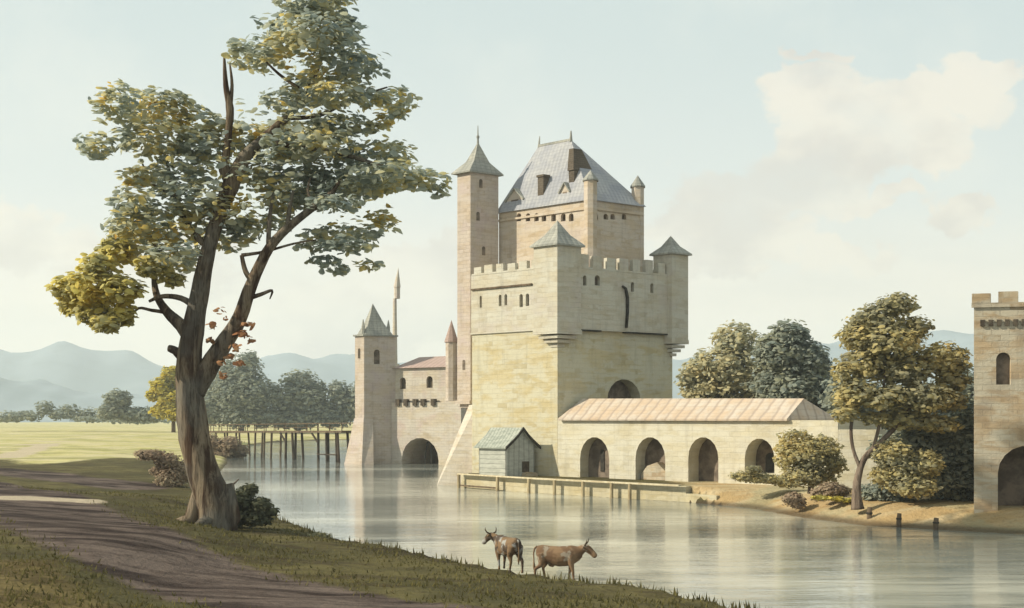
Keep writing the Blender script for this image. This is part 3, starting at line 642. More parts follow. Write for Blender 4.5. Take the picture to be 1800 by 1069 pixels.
# ---- arcade range
arc = thing('arcade_range', (12, 90, 1), 'long low whitewashed range with four arched openings and a clay tiled roof', 'building')
UE = 24.6; UR = 21.
cuts = []; recess_backs = []
for i, (x_, w_, zb, ht) in enumerate(((1045, 2.9, 1.0, 3.45), (1143, 2.75, 1.0, 3.5), (1236, 2.6, 1.0, 3.55), (1335, 2.4, 1.9, 2.6))):
    u = solve_u(x_); q = P(u, 0); cuts.append(cut((*q, zb), w_, ht, D, ND, 1.3 + .2 * i, w_ * .62)); recess_backs.append((q, zb, w_, ht, 1.3 + .2 * i))
mb = MB(); mb.prism([P(.02, 0), P(UE, 0), P(UE, 4.6), P(.02, 4.6)], -.5, 5.85); mb.build('front_wall', M['white'], arc, cuts=cuts)
for i, (q, zb, w_, ht, dp) in enumerate(recess_backs):
    m = MB(); extr(m, arch_poly(w_ * .99, ht * .99, w_ * .6), (*q, zb), D, ND, -dp, -dp + .12); dr = m.build('dark_back', M['dark'], arc)  # dark panel closing the recess, its colour standing for the unlit interior
    if i == 0: m = MB(); extr(m, arch_poly(.35, 1.8), (*q, zb + .6), D, ND, -dp + .13, -dp + .2); m.build('slit', M['lead'], dr)
    if i == 1:
        m = MB(); extr(m, [(-1.2, 0), (1.2, 0), (1.2, .7), (.3, 1.5), (-.6, 1.2), (-1.2, .5)], (*q, zb), D, ND, -dp + .13, -.5); m.build('rubble', M['brown'], arc)
    if i == 3: m = MB(); extr(m, arch_poly(.7, 1.5), (q[0], q[1], zb), D, ND, -dp + .13, -dp + .2); m.build('slit', M['lead'], dr)
mb = MB(); e0, e1 = P(.4, -.35), P(UR, -.35); b0, b1 = P(.4, 4.9), P(UR, 4.9); g0, g1 = P(.4, 2.2), P(UR - .6, 2.2)
mb.add([(*e0, 5.95), (*e1, 5.95), (*b1, 5.95), (*b0, 5.95), (*g0, 7.65), (*g1, 7.45), (*e0, 5.8), (*e1, 5.8), (*b1, 5.8), (*b0, 5.8)],
       [(0, 1, 5, 4), (1, 2, 5), (2, 3, 4, 5), (3, 0, 4), (9, 8, 7, 6), (0, 6, 7, 1), (1, 7, 8, 2), (2, 8, 9, 3), (3, 9, 6, 0)])
mb.build('tiled_roof', M['tile'], arc)
mb = MB(); mb.prism([P(UE + .02, 0), P(UE + 2.4, .8), P(UE + 2.4, 1.6), P(UE + .02, .9)], -.4, 5.2); cw = mb.build('garden_wall', M['white']); tag(cw, 'pale garden wall running behind the trees at the right end of the tiled range', 'wall')
# ---- embankment, timber quay
mb = MB(); sh = [(-4.6, 98.5), (-4.4, 98.3), (1.4, 91.5), (8.9, 84.4), (12.4, 81.2), (14.2, 79)]
for i in range(1, len(sh) - 1):
    a = Vector(sh[i]); b_ = Vector(sh[i + 1]); d = (b_ - a).normalized(); n = Vector((-d.y, d.x)) * .7; z1 = 1.12 - .002 * i - (.5 if i == 4 else 0)
    mb.prism([tuple(a), tuple(b_), tuple(b_ + n), tuple(a + n)], -1.5, z1)
mb.build('embankment', M['bank']); tag(bpy.data.objects['embankment'], 'pale stone embankment along the water in front of the keep', 'embankment')
qy = thing('timber_quay', (1.4, 91, 0), 'pale timber quay rail with posts standing in the water below the hut', 'quay')
def sh_at(px):
    k = (px - 900) / F
    for i in range(1, len(sh) - 1):
        a = Vector(sh[i]); b_ = Vector(sh[i + 1]); t_ = (k * a.y - a.x) / ((b_ - a).x - k * (b_ - a).y)
        if -.001 <= t_ <= 1.001: return a + (b_ - a) * t_
    return Vector(sh[1])
mb = MB()
off = Vector((-.25, -.35))
pts = [sh_at(p) + off for p in (812, 880, 935, 980, 1030, 1080, 1112, 1160, 1200)]
for a, b_ in zip(pts[:-1], pts[1:]): mb.bar((a.x, a.y, 1.2), (b_.x, b_.y, 1.2), .4, .1)
mb.build('cap_rail', M['paleplank'], qy)
for p in pts[:7]:
    m = MB(); m.tube([(p.x - .02, p.y - .12, -1.2), (p.x, p.y - .12, 1.14)], [.15, .13], 8, .05); m.build('post', M['palewood'], qy)
m = MB(); m.bar((pts[0].x, pts[0].y, .22), (pts[1].x, pts[1].y, .22), .12, .14); m.build('lower_rail', M['wood'], qy)
# ---- plank hut
hut = thing('plank_hut', (-.5, 96.5, 1.1), 'small grey weatherboarded hut with a pitched board roof at the foot of the keep', 'hut')
H0 = Vector((wx(890, 94.9), 94.9))
def K(a, b_): q = H0 - D * a + E * b_; return (q.x, q.y)
hz0, hz1, hz2 = 1.0, 3.75, 5.2
mb = MB(); mb.prism([K(0, 0), K(3, 0), K(3, .1), K(0, .1)], hz0, hz1); mb.prism([K(0, 2.7), K(3, 2.7), K(3, 2.8), K(0, 2.8)], hz0, hz1); mb.build('side_wall', M['plank'], hut)
prof = [(0, 0), (2.8, 0), (2.8, hz1 - hz0), (1.4, hz2 - hz0 - .1), (0, hz1 - hz0)]
mb = MB(); extr(mb, prof, (*K(0, 0), hz0), E, (D.x, D.y), .003, -.12); extr(mb, prof, (*K(3, 0), hz0), E, (D.x, D.y), .12, -.003); mb.build('gable_wall', M['boardgable'], hut)
def curve(s, e):   # bell-cast slope from ridge to eave
    return [(1.4 + s * q * (1.4 + e), hz2 - (hz2 - hz1 + .18) * (q ** .82)) for q in (0, .3, .6, .85, 1)]
mb = MB()
for s in (-1, 1):
    c_ = curve(s, .3); pr = [(a, z) for a, z in c_] + [(a, z - .12) for a, z in reversed(c_)]
    extr(mb, pr, (*K(0, 0), 0), E, (D.x, D.y), .28, -3.25)
rf = mb.build('board_roof', M['boardroof'], hut)
mb = MB()
for s in (-1, 1):
    c_ = curve(s, .34); pr = [(a, z + .05) for a, z in c_] + [(a, z - .2) for a, z in reversed(c_)]; extr(mb, pr, (*K(0, 0), 0), E, (D.x, D.y), .285, .38)
mb.build('bargeboard', M['lead'], rf)
m = MB(); extr(m, [(1.55, .45), (2.25, .45), (2.25, 1.35), (1.55, 1.35)], (*K(0, 0), hz0), E, (D.x, D.y), .01, .06); m.build('window', M['shutter'], hut)
m = MB(); extr(m, [(1.5, 0), (2.7, 0), (2.7, .35), (1.9, .42), (1.5, .3)], (*K(0, 0), hz0 + .05), E, (D.x, D.y), .05, .5); o = m.build('rubble_heap', M['brown']); tag(o, 'low heap of brown rubble against the gable of the grey hut', 'rubble')
# ---- ruined tower at right
rt = thing('ruined_tower', (28, 64, 1), 'brown crenellated stone tower with a dark gateway at the right edge', 'tower')
rD = Vector((.96, -.22)).normalized(); rN = (rD.y, -rD.x); R0 = Vector((wx(1712, 62.3), 62.3))
def U(a, b_): q = R0 + rD * a + Vector((.43, .903)) * b_; return (q.x, q.y)
def ru(px): k = (px - 900) / F; return (k * R0.y - R0.x) / (rD.x - k * rD.y)
zr = wz(532, 62); zm = wz(514, 62)
ug = ru(1806); uw = ru(1764)
cuts = [cut((*U(ug, 0), .9), 3.0, 3.6, rD, rN, 2.2), cut((*U(uw, 0), wz(676, 62)), .75, 1.75, rD, rN, .5)]
mb = MB(); mb.prism([U(0, 0), U(7.5, 0), U(7.5, 7), U(0, 7)], -.3, zr); mb.build('tower_wall', M['brown'], rt, cuts=cuts)
front_win(rt, (*U(uw, 0), wz(676, 62)), .75, 1.75, rD, rN)
m = MB(); extr(m, arch_poly(2.96, 3.58), (*U(ug, 0), .9), rD, rN, -2.15, -2.0); m.build('gateway', M['dark'], rt)
mb = MB(); mb.prism([U(-.12, -.12), U(7.6, -.12), U(7.6, 0), U(-.12, 0)], zr - .25, zr); 
for a0, a1 in ((-.1, .85), (1.25, 2.25), (2.65, 3.7), (4.2, 5.2), (5.8, 7.4)): mb.prism([U(a0, -.12), U(a1, -.12), U(a1, .45), U(a0, .45)], zr - .02, zm + random.uniform(-.06, .04))
mb.build('battlement', M['brown'], rt); mb = MB(); mb.prism([U(-.1, .5), U(.42, .5), U(.42, 6.95), U(-.1, 6.95)], zr - .1, zr + .06)
for b0_ in (1.2, 2.8, 4.4, 6.0): mb.prism([U(-.08, b0_), U(.4, b0_), U(.4, b0_ + .95), U(-.08, b0_ + .95)], zr + .03, zm)
mb.build('battlement', M['brown'], rt)
for i in range(9):
    a = .45 + i * .42; m = MB(); m.prism([U(a - .12, -.14), U(a + .12, -.14), U(a + .12, 0), U(a - .12, 0)], wz(573, 62), wz(562, 62)); m.build('corbel', M['shutter'], rt)
# ------------------------------------------------------------------ bridge
br = thing('footbridge', (-30, 165, 0), 'narrow timber footbridge on trestle posts crossing to the spired tower', 'bridge')
B0 = Vector((wx(366, 192), 192, wz(759, 192))); B1 = Vector((wx(612, 152), 152, wz(759, 152)))
mb = MB(); mb.bar(B0, B1, 2.0, .28); mb.build('deck', M['wood'], br)
dd = (B1 - B0).normalized(); nb = Vector((-dd.y, dd.x, 0)).normalized() * .95
for s in (-1, 1):
    a = B0 + nb * s; b_ = B1 + nb * s; m = MB(); m.bar(a + Vector((0, 0, 1.15)), b_ + Vector((0, 0, 1.15)), .12, .12); m.bar(a + Vector((0, 0, .6)), b_ + Vector((0, 0, .6)), .07, .07)
    for i in range(15):
        q = a.lerp(b_, i / 14); m.bar(q, q + Vector((0, 0, 1.2)), .1)
    m.build('railing', M['wood'], br)
for px in (392, 416, 440, 471, 484, 500, 525, 535, 576, 588, 604):
    f = (px - 366) / 246.; q = B0.lerp(B1, f); lean = random.uniform(-.35, .35); dk = M['wooddark'] if px > 500 else M['wood']
    for s in (-1, 1):
        m = MB(); top = q + nb * s * .8 - Vector((0, 0, .1)); m.tube([(top.x + lean, top.y, -1.4), tuple(top)], [.2, .18] if px > 520 else [.16, .15], 7, .05); m.build('post', dk, br)
for px in (525, 576):
    m = MB(); q = B0.lerp(B1, (px - 366) / 246.); m.bar(q - Vector((0, 0, 1.6)) - nb * .8, q - dd * 2 - Vector((0, 0, .2)) - nb * .8, .2); m.build('brace', M['wooddark'], br)
m = MB(); m.bar(B0.lerp(B1, (576 - 366) / 246.) - nb + Vector((0, 0, -3.1)), B0.lerp(B1, (604 - 366) / 246.) - nb + Vector((0, 0, -3.1)), .16); m.build('brace', M['wooddark'], br)
# ------------------------------------------------------------------ foliage
def leaves(name, mat, blobs, n, size, parent, flat=.55, seed=0, bias=0., inner=.25):
    """blobs: (x, y, z, rx, ry, rz, weight, tone) -> many small cupped leaf sprays"""
    r = np.random.default_rng(seed); off = wloc(parent)
    B = np.array([b[:7] for b in blobs], float); vol = (B[:, 3] * B[:, 4] * B[:, 5]) ** .72 * B[:, 6]; tone = np.array([b[7] for b in blobs])
    idx = r.choice(len(B), n, p=vol / vol.sum()); b = B[idx]
    d = r.normal(size=(n, 3)); d /= np.linalg.norm(d, axis=1)[:, None]
    rad = np.where(r.random(n) < inner, r.random(n) ** .5, .62 + .52 * r.random(n))[:, None]
    # lumpy shells
    ph = b[:, :3].sum(1)[:, None]
    lump = 1 + .13 * np.sin(d[:, :1] * 7 + ph) * np.sin(d[:, 2:3] * 8 + ph * 1.7) + .08 * np.sin(d[:, 1:2] * 9 + ph)
    c = b[:, :3] + d * b[:, 3:6] * rad * lump
    nrm = d * (1 - flat) + np.array([0, 0, 1]) * flat + r.normal(size=(n, 3)) * .38; nrm /= np.linalg.norm(nrm, axis=1)[:, None]
    tx = np.cross(nrm, r.normal(size=(n, 3))); tx[:, 2] *= .3; tx /= np.linalg.norm(tx, axis=1)[:, None]; ty = np.cross(nrm, tx)
    s = size * r.uniform(.55, 1.35, n)[:, None]; K_ = 7; vs = np.empty((n, K_ + 1, 3)); vs[:, 0] = c + nrm * s * .16
    for k in range(K_):
        a = 2 * math.pi * k / K_; rr = r.uniform(.75, 1.15, n)[:, None]
        vs[:, k + 1] = c + tx * s * math.cos(a) * rr + ty * s * .55 * math.sin(a) * rr - nrm * s * .12 * math.cos(a) ** 2
    vs = vs.reshape(-1, 3) - np.array(off)
    base = np.arange(n)[:, None] * (K_ + 1)
    tri = np.concatenate([np.stack([base[:, 0], base[:, 0] + 1 + k, base[:, 0] + 1 + (k + 1) % K_], 1)[:, None] for k in range(K_)], 1).reshape(-1, 3)
    me = bpy.data.meshes.new(name); me.vertices.add(len(vs)); me.vertices.foreach_set('co', vs.ravel())
    nt = len(tri); me.loops.add(nt * 3); me.polygons.add(nt); me.loops.foreach_set('vertex_index', tri.ravel().astype(np.int32))
    me.polygons.foreach_set('loop_start', np.arange(nt, dtype=np.int32) * 3); me.update(calc_edges=True); me.validate()
    at = me.attributes.new('leaf', 'FLOAT', 'FACE'); lv = np.clip(r.random(n) * .8 + tone[idx] + bias, 0, 1.4); at.data.foreach_set('value', np.repeat(lv, K_).astype(np.float32))
    me.materials.append(mat); o = bpy.data.objects.new(name, me); COL.objects.link(o); o.parent = parent; return o
def pblob(px, py, rx, ry, Y, w_=1., tone=0., dy=0., dr=1.15):
    s = Y / F; return (wx(px, Y) , Y + dy, wz(py, Y), rx * s, (rx + ry) / 2 * s * dr, ry * s, w_, tone)
# ---- the great tree
TY = 54.; TX = wx(366, TY); TZ = h1(TX, TY)
big = thing('old_ash_tree', (TX, TY, TZ), 'tall old tree with a leaning brown trunk and layered crown beside the river path', 'tree')
def tp(px, py, dy=0.): return (wx(px, TY), TY + dy, wz(py, TY))
s_ = TY / F
mb = MB()
def limb(pts, wid, n=10, jit=.06, dys=None):
    P3 = [Vector(tp(x, y, (dys[i] if dys else 0))) for i, (x, y) in enumerate(pts)]; out = []; rr = []
    for i in range(len(P3) - 1):
        p0 = P3[max(i - 1, 0)]; p1 = P3[i]; p2 = P3[i + 1]; p3 = P3[min(i + 2, len(P3) - 1)]
        for k in range(4):
            q = k / 4; out.append(.5 * ((2 * p1) + (p2 - p0) * q + (2 * p0 - 5 * p1 + 4 * p2 - p3) * q * q + (3 * p1 - p0 - 3 * p2 + p3) * q ** 3)); rr.append((wid[i] * (1 - q) + wid[i + 1] * q) * s_ / 2)
    out.append(P3[-1]); rr.append(wid[-1] * s_ / 2); mb.tube(out, rr, n, jit)
limb([(382, 935), (378, 890), (357, 830), (342, 770), (334, 700), (333, 630), (341, 570), (352, 510), (367, 435), (385, 380), (404, 330), (428, 280), (458, 248), (500, 205), (532, 160), (556, 100), (566, 30), (570, -40)],
     [70, 64, 57, 53, 47, 43, 37, 32, 24, 24, 30, 24, 15, 13, 12, 10, 8, 5], 16, .08, [0, 0, 0, 0, 0, 0, 0, 0, 0, 0, 0, 0, 0, .3, .6, .8, .8, .8])
limb([(343, 690), (362, 655), (392, 610), (425, 560), (448, 500), (480, 440), (520, 400), (562, 368), (590, 345), (604, 322)], [34, 36, 32, 26, 21, 17, 14, 12, 8, 5], 12, .07, [0, 0, -.2, -.4, -.6, -.8, -.9, -1, -1, -1])
limb([(331, 590), (318, 572), (290, 548), (270, 520), (262, 485), (266, 440)], [26, 22, 17, 13, 10, 5], 10, .07, [0, 0, .4, .6, .8, 1])
limb([(345, 540), (318, 524), (285, 521), (262, 530)], [14, 10, 8, 5], 8)
limb([(290, 548), (262, 544), (238, 540), (225, 555)], [8, 6, 5, 3], 7, .05, [.4, .4, .5, .5])
limb([(450, 500), (437, 480), (430, 452)], [10, 9, 7], 8, .06, [-.6] * 3)
limb([(436, 528), (462, 520), (482, 513), (478, 528)], [10, 7, 5, 2], 7, .05, [-.5] * 4)
limb([(430, 452), (470, 446), (520, 432), (560, 425)], [7, 5, 4, 2], 7, .05, [-.6] * 4)
limb([(512, 404), (516, 370), (522, 342)], [9, 7, 5], 7, .05, [-.9] * 3); limb([(560, 370), (548, 345), (552, 320)], [7, 5, 3], 7, .05, [-1] * 3)
limb([(478, 442), (480, 395), (486, 345)], [9, 8, 5], 7, .05, [-.8] * 3)
limb([(404, 330), (396, 290), (402, 230), (404, 190), (397, 150), (394, 96)], [20, 14, 12, 15, 10, 3], 9, .1)
limb([(404, 190), (408, 150), (404, 112)], [9, 6, 3], 7); limb([(404, 330), (388, 300), (386, 270)], [10, 7, 4], 7)
limb([(322, 630), (308, 616), (296, 612)], [20, 15, 12], 8, .12); limb([(367, 435), (330, 400), (300, 340), (285, 280), (270, 240)], [14, 11, 9, 6, 3], 8, .06, [0, .3, .6, .8, 1])
limb([(300, 340), (262, 320), (242, 280)], [7, 5, 3], 7, .05, [.6] * 3); limb([(266, 440), (252, 400), (240, 360)], [6, 5, 3], 7, .05, [1] * 3)
limb([(500, 205), (560, 200), (620, 170), (680, 150)], [9, 7, 5, 3], 7, .05, [.3] * 4); limb([(458, 248), (540, 262), (620, 280), (700, 310), (760, 340)], [12, 10, 8, 6, 3], 8, .05, [0, -.3, -.6, -.8, -1])
limb([(532, 160), (490, 130), (460, 100)], [7, 5, 3], 7)
for ax, ay, ex, ey in ((356, 880, -1.25, -.5), (398, 885, .9, -.3), (375, 885, -.2, -1.5)):
    q_ = tp(ax, ay); xx, yy = TX + ex * 1.25, TY + ey * 1.25; mb.tube([(q_[0], q_[1], q_[2] + .9), (q_[0] + ex * .4, q_[1] + ey * .4, TZ + .5), (xx, yy, h1(xx, yy) - .25)], [.35, .34, .14], 9, .1)
mb.build('trunk', M['bark'], big, True, uv=False)
TB = [(560, 5, 62, 32), (566, -50, 45, 30), (540, 52, 68, 26), (604, 45, 30, 20), (452, 88, 30, 26), (438, 118, 18, 22), (575, 88, 62, 26), (628, 88, 28, 18), (490, 100, 26, 20), (610, 128, 62, 20), (688, 152, 34, 20),
      (700, 196, 18, 12), (668, 200, 20, 12), (500, 178, 42, 16), (560, 150, 62, 20), (600, 182, 50, 16), (645, 165, 35, 14), (520, 215, 68, 18), (600, 218, 50, 15), (640, 215, 20, 10),
      (268, 185, 56, 26), (232, 205, 34, 30), (335, 205, 38, 24), (300, 172, 28, 14), (180, 262, 30, 18), (198, 280, 24, 12), (226, 298, 18, 16), (275, 245, 64, 26), (345, 248, 48, 24), (415, 225, 55, 18), (390, 215, 30, 16),
      (480, 245, 72, 20), (555, 262, 80, 24), (648, 262, 44, 20), (695, 272, 30, 20), (440, 290, 48, 18), (610, 300, 92, 20), (700, 318, 60, 14), (750, 330, 38, 13), (772, 345, 20, 11), (520, 310, 78, 22), (640, 330, 60, 14),
      (300, 305, 60, 22), (248, 318, 28, 14), (330, 350, 56, 30), (240, 362, 34, 24), (236, 395, 36, 22), (290, 395, 56, 26), (400, 372, 46, 28), (370, 405, 46, 22), (430, 400, 30, 18), (190, 392, 26, 20), (490, 345, 44, 16),
      (470, 375, 30, 14), (555, 342, 44, 14), (600, 368, 44, 12), (662, 372, 26, 14), (680, 388, 14, 8), (590, 400, 60, 11), (645, 410, 26, 9), (560, 425, 46, 9), (618, 438, 44, 11), (565, 452, 30, 8), (590, 470, 24, 9), (648, 470, 22, 8), (672, 480, 10, 6),
      (222, 428, 42, 24), (290, 440, 44, 22), (325, 455, 36, 18)]
M['leafturn'] = leafmat('turning_leaves', [(136, 142, 126), (168, 166, 130), (198, 188, 124), (218, 204, 116), (208, 182, 104)], 1.1, .5)
TYB = [(195, 438, 32, 24), (122, 505, 30, 24), (112, 530, 24, 20), (172, 508, 46, 34), (222, 512, 36, 24), (160, 548, 34, 22), (200, 572, 28, 14), (225, 555, 20, 18), (270, 470, 30, 18), (300, 490, 22, 12), (180, 470, 30, 20)]
rr = random.Random(3)
bl = [pblob(x, y, a * 1.1, b_ * 1.2, TY, 1, .08 if x < 300 else -.06, rr.uniform(-2.2, 2.2)) for x, y, a, b_ in TB]
bl += [pblob(x, y, a, b_, TY, .12, .1, rr.uniform(-1.5, 1.5)) for x, y, a, b_ in [(430, 300, 110, 40), (350, 270, 90, 50), (560, 240, 90, 60), (300, 370, 90, 60), (560, 320, 110, 40), (560, 120, 60, 80), (450, 340, 80, 50), (620, 400, 60, 40), (470, 230, 80, 40), (250, 430, 60, 40), (690, 310, 60, 24), (500, 300, 100, 40)]]
leaves('crown', M['leafbig'], bl, 13800, .23, big, .6, 11, 0, .1)
leaves('yellowing_foliage', M['leafturn'], [pblob(x, y, a, b_, TY, 1, 0, rr.uniform(-1, 1)) for x, y, a, b_ in TYB], 3000, .22, big, .5, 12, 0, .15)
cb = [pblob(x, y, a, b_, TY, 1, 0, -.8) for x, y, a, b_ in [(378, 575, 9, 9), (392, 550, 12, 8), (405, 560, 8, 8), (380, 600, 10, 8), (440, 572, 12, 8), (432, 590, 12, 8), (420, 612, 14, 9), (428, 640, 10, 7), (412, 628, 8, 8), (398, 640, 8, 6), (446, 600, 6, 8), (400, 660, 8, 6)]]
leaves('crown', M['leafcopper'], cb, 130, .17, big, .2, 13, 0, .9)['label'] = 'sparse copper coloured leaves hanging in the fork'
# ---- other trees
def tree(name, label, cat, px, base_py, Y, blobs, mat, n, size, trunk, twd, group=None, z=None, seed=1, barkm='bark2', tone=0., flat=.4, inner=.3):
    X = wx(px, Y); z0 = h1(X, Y) if z is None else z
    t_ = thing(name, (X, Y, z0), label, cat, group); global mb, TY, s_
    if trunk:
        mb = MB(); oTY, os_ = TY, s_; TY = Y; s_ = Y / F
        for pts, wd in trunk: limb(pts, wd, 8, .07)
        TY, s_ = oTY, os_; mb.build('trunk', M[barkm], t_, True, uv=False)
    r_ = random.Random(seed)
    leaves('crown', mat, [pblob(*b, Y, 1, tone, r_.uniform(-.5, .5) * b[2] * Y / F * .8) for b in blobs], n, size, t_, flat, seed, 0, inner); return t_
tree('river_tree', 'leafy olive tree with a thin forked trunk on the sandy bank', 'tree', 1507, 880, 66,
     [(1575, 535, 32, 20), (1545, 560, 46, 26), (1510, 590, 34, 26), (1560, 600, 60, 34), (1610, 575, 26, 18), (1520, 640, 44, 24), (1590, 650, 54, 30), (1655, 630, 44, 28), (1675, 665, 28, 24), (1500, 690, 36, 26), (1550, 700, 44, 22), (1620, 700, 56, 26),
      (1670, 705, 32, 16), (1485, 725, 24, 18), (1600, 738, 50, 16), (1650, 745, 36, 14), (1540, 735, 26, 12), (1480, 655, 22, 18)],
     M['leafolive'], 13000, .18, [([(1508, 895), (1506, 870), (1508, 840), (1520, 805), (1550, 775), (1585, 740), (1610, 700)], [24, 17, 13, 11, 9, 7, 4]), ([(1512, 822), (1500, 790), (1496, 750), (1505, 710), (1515, 640)], [8, 6, 6, 5, 3]), ([(1535, 788), (1545, 750), (1552, 700), (1560, 600)], [7, 6, 5, 3])], 1, seed=21)
tree('bank_shrub', 'rounded yellow green shrub growing in front of the right end of the arcade', 'shrub', 1425, 860, 72,
     [(1400, 775, 30, 20), (1385, 800, 24, 22), (1420, 800, 36, 26), (1450, 790, 28, 24), (1465, 815, 20, 18), (1410, 835, 40, 18), (1440, 840, 30, 16)], M['leafolive'], 6000, .14, [([(1425, 868), (1425, 845), (1420, 820)], [12, 9, 5])], 1, seed=22, tone=.15)
tree('bank_shrub', 'low spreading olive scrub beneath the fourth arched opening', 'shrub', 1335, 855, 76.5,
     [(1310, 838, 24, 9), (1345, 842, 34, 9), (1385, 848, 24, 10), (1325, 826, 14, 8)], M['leafolive'], 3200, .1, None, 1, seed=23, flat=.15)
tree('bank_shrub', 'small round brown bush overhanging the sandy bank left of the yellow grass', 'shrub', 1397, 890, 70.5,
     [(1395, 878, 18, 12), (1405, 886, 12, 10)], M['leafbrown'], 1300, .1, None, 1, seed=24, flat=.15)
tree('bank_shrub', 'brownish bush at the foot of the forked tree on the left side', 'shrub', 1465, 872, 69.5,
     [(1460, 860, 24, 12), (1480, 864, 16, 10), (1440, 866, 14, 8)], M['leafbrown'], 2000, .1, None, 1, seed=25, flat=.15)
tree('bank_shrub', 'big blue green thicket filling the gap between the forked tree and the brown tower', 'shrub', 1640, 885, 68,
     [(1650, 800, 50, 40), (1690, 780, 30, 50), (1620, 840, 60, 30), (1680, 850, 46, 34), (1570, 860, 40, 24), (1540, 865, 30, 16), (1700, 820, 30, 50), (1670, 765, 30, 20), (1610, 775, 44, 28), (1560, 790, 30, 26), (1640, 750, 60, 22), (1695, 740, 22, 40)], M['leafblue'], 15000, .16, None, 1, seed=26)
tree('bank_shrub', 'round ochre tinted bush just right of the forked trunk', 'shrub', 1572, 870, 65.5,
     [(1570, 800, 34, 24), (1590, 825, 36, 26), (1560, 835, 26, 20), (1625, 815, 28, 24), (1600, 855, 40, 18)], M['leafolive'], 5500, .14, None, 1, seed=27, tone=.1)
tree('castle_tree', 'broad pale green tree behind the tiled range beside the keep', 'tree', 1265, 735, 135,
     [(1290, 600, 36, 30), (1265, 640, 50, 30), (1225, 650, 26, 22), (1240, 680, 44, 24), (1300, 660, 50, 36), (1205, 665, 14, 14), (1330, 690, 40, 30), (1270, 710, 70, 22)], M['leafbg'], 8000, .34, [([(1270, 800), (1270, 700), (1275, 640)], [12, 9, 5])], 1, seed=31, tone=.15)
tree('castle_tree', 'darker blue grey tree behind the right half of the tiled range', 'tree', 1395, 735, 128,
     [(1385, 590, 34, 24), (1370, 625, 44, 30), (1415, 630, 40, 30), (1440, 650, 24, 24), (1390, 680, 66, 40), (1440, 700, 40, 32), (1345, 610, 20, 20)], M['leafblue'], 9000, .34, [([(1395, 800), (1395, 700), (1395, 640)], [12, 9, 5])], 1, seed=32, tone=.1)
tree('castle_tree', 'dim grey green tree rising behind the garden wall near the brown tower', 'tree', 1560, 740, 120,
     [(1500, 700, 50, 40), (1560, 720, 60, 40), (1640, 710, 60, 40), (1690, 690, 40, 50)], M['leafblue'], 6500, .34, [([(1560, 800), (1560, 700)], [12, 6])], 1, seed=33)
tree('distant_tree', 'tall blue grey tree standing directly behind the old trunk beyond the bridge', 'tree', 420, 760, 345,
     [(430, 650, 28, 30), (445, 690, 34, 36), (410, 690, 34, 40), (380, 700, 26, 40), (420, 730, 60, 20), (440, 630, 14, 14), (470, 700, 24, 30), (470, 735, 34, 16), (395, 660, 16, 30), (360, 720, 30, 30)], M['leafblue'], 12000, .6, [([(425, 775), (425, 700)], [10, 6])], 1, 'trees on the far bank', seed=41, tone=.05)
tree('distant_tree', 'round topped green grey tree beyond the middle of the bridge', 'tree', 525, 760, 350,
     [(525, 672, 30, 22), (510, 700, 30, 24), (545, 705, 30, 24), (528, 735, 48, 18), (560, 680, 12, 14), (500, 735, 40, 16), (570, 725, 26, 22)], M['leafblue'], 6500, .7, [([(525, 775), (525, 700)], [9, 5])], 1, 'trees on the far bank', seed=42, tone=.15)
tree('distant_tree', 'low grey tree beyond the bridge next to the spired tower', 'tree', 600, 760, 352,
     [(595, 690, 18, 20), (610, 715, 24, 26), (590, 735, 28, 16), (640, 700, 30, 30)], M['leafblue'], 4000, .7, None, 1, 'trees on the far bank', seed=43)
tree('distant_tree', 'dark rounded tree in the hedge line left of the old trunk', 'tree', 210, 755, 360,
     [(208, 702, 22, 16), (200, 722, 28, 14), (235, 728, 28, 12), (270, 728, 24, 12)], M['leafblue'], 4000, .7, None, 1, 'trees on the far meadow', seed=44)
tree('distant_tree', 'small blue bush at the far left end of the hedge line', 'tree', 85, 755, 390,
     [(80, 718, 16, 12), (30, 730, 30, 9), (125, 722, 16, 12), (155, 728, 18, 12), (175, 736, 40, 6), (250, 738, 60, 6), (105, 728, 18, 10), (60, 732, 20, 8), (140, 733, 22, 7), (10, 736, 30, 6)], M['leafblue'], 2400, .7, None, 1, 'trees on the far meadow', seed=45)
tree('meadow_tree', 'pale yellow tree showing behind the left side of the old trunk', 'tree', 300, 748, 250,
     [(300, 660, 18, 16), (285, 680, 20, 16), (305, 700, 28, 20), (270, 695, 14, 10), (315, 725, 26, 16), (285, 722, 18, 12)], M['leafyel'], 5000, .5, [([(305, 760), (305, 700)], [8, 5])], 1, seed=46)
tree('bank_bush', 'brown leafless looking thicket on the bank left of the old trunk', 'bush', 285, 850, 88,
     [(268, 800, 26, 10), (295, 812, 22, 16), (300, 845, 22, 20), (280, 828, 18, 10), (252, 796, 14, 6), (310, 868, 18, 14), (318, 830, 14, 20)], M['leafbrown'], 5600, .12, None, 1, seed=51, flat=.1)
tree('bank_bush', 'mauve brown bush where the footbridge meets the bank', 'bush', 400, 800, 172,
     [(385, 785, 20, 14), (405, 782, 20, 14), (422, 792, 14, 10), (392, 800, 24, 10), (418, 802, 12, 6), (372, 778, 12, 16)], M['leafbrown'], 4200, .22, None, 1, seed=52, flat=.1)
tree('bank_bush', 'dark green bush clustered at the right foot of the old trunk', 'bush', 430, 905, 56,
     [(422, 880, 22, 20), (440, 862, 12, 12), (458, 888, 20, 14), (432, 905, 34, 16), (474, 900, 14, 8), (405, 912, 24, 14), (450, 915, 26, 10)], M['leafdark'], 5000, .11, [([(405, 915), (412, 880), (403, 862), (420, 842)], [6, 5, 4, 2])], 1, seed=53, flat=.15)
tree('bank_bush', 'small ochre bush on the water edge below the dark bush', 'bush', 562, 948, 55,
     [(560, 945, 20, 9), (575, 950, 12, 6), (545, 944, 10, 5)], M['leafolive'], 900, .07, None, 1, seed=54, flat=.1)
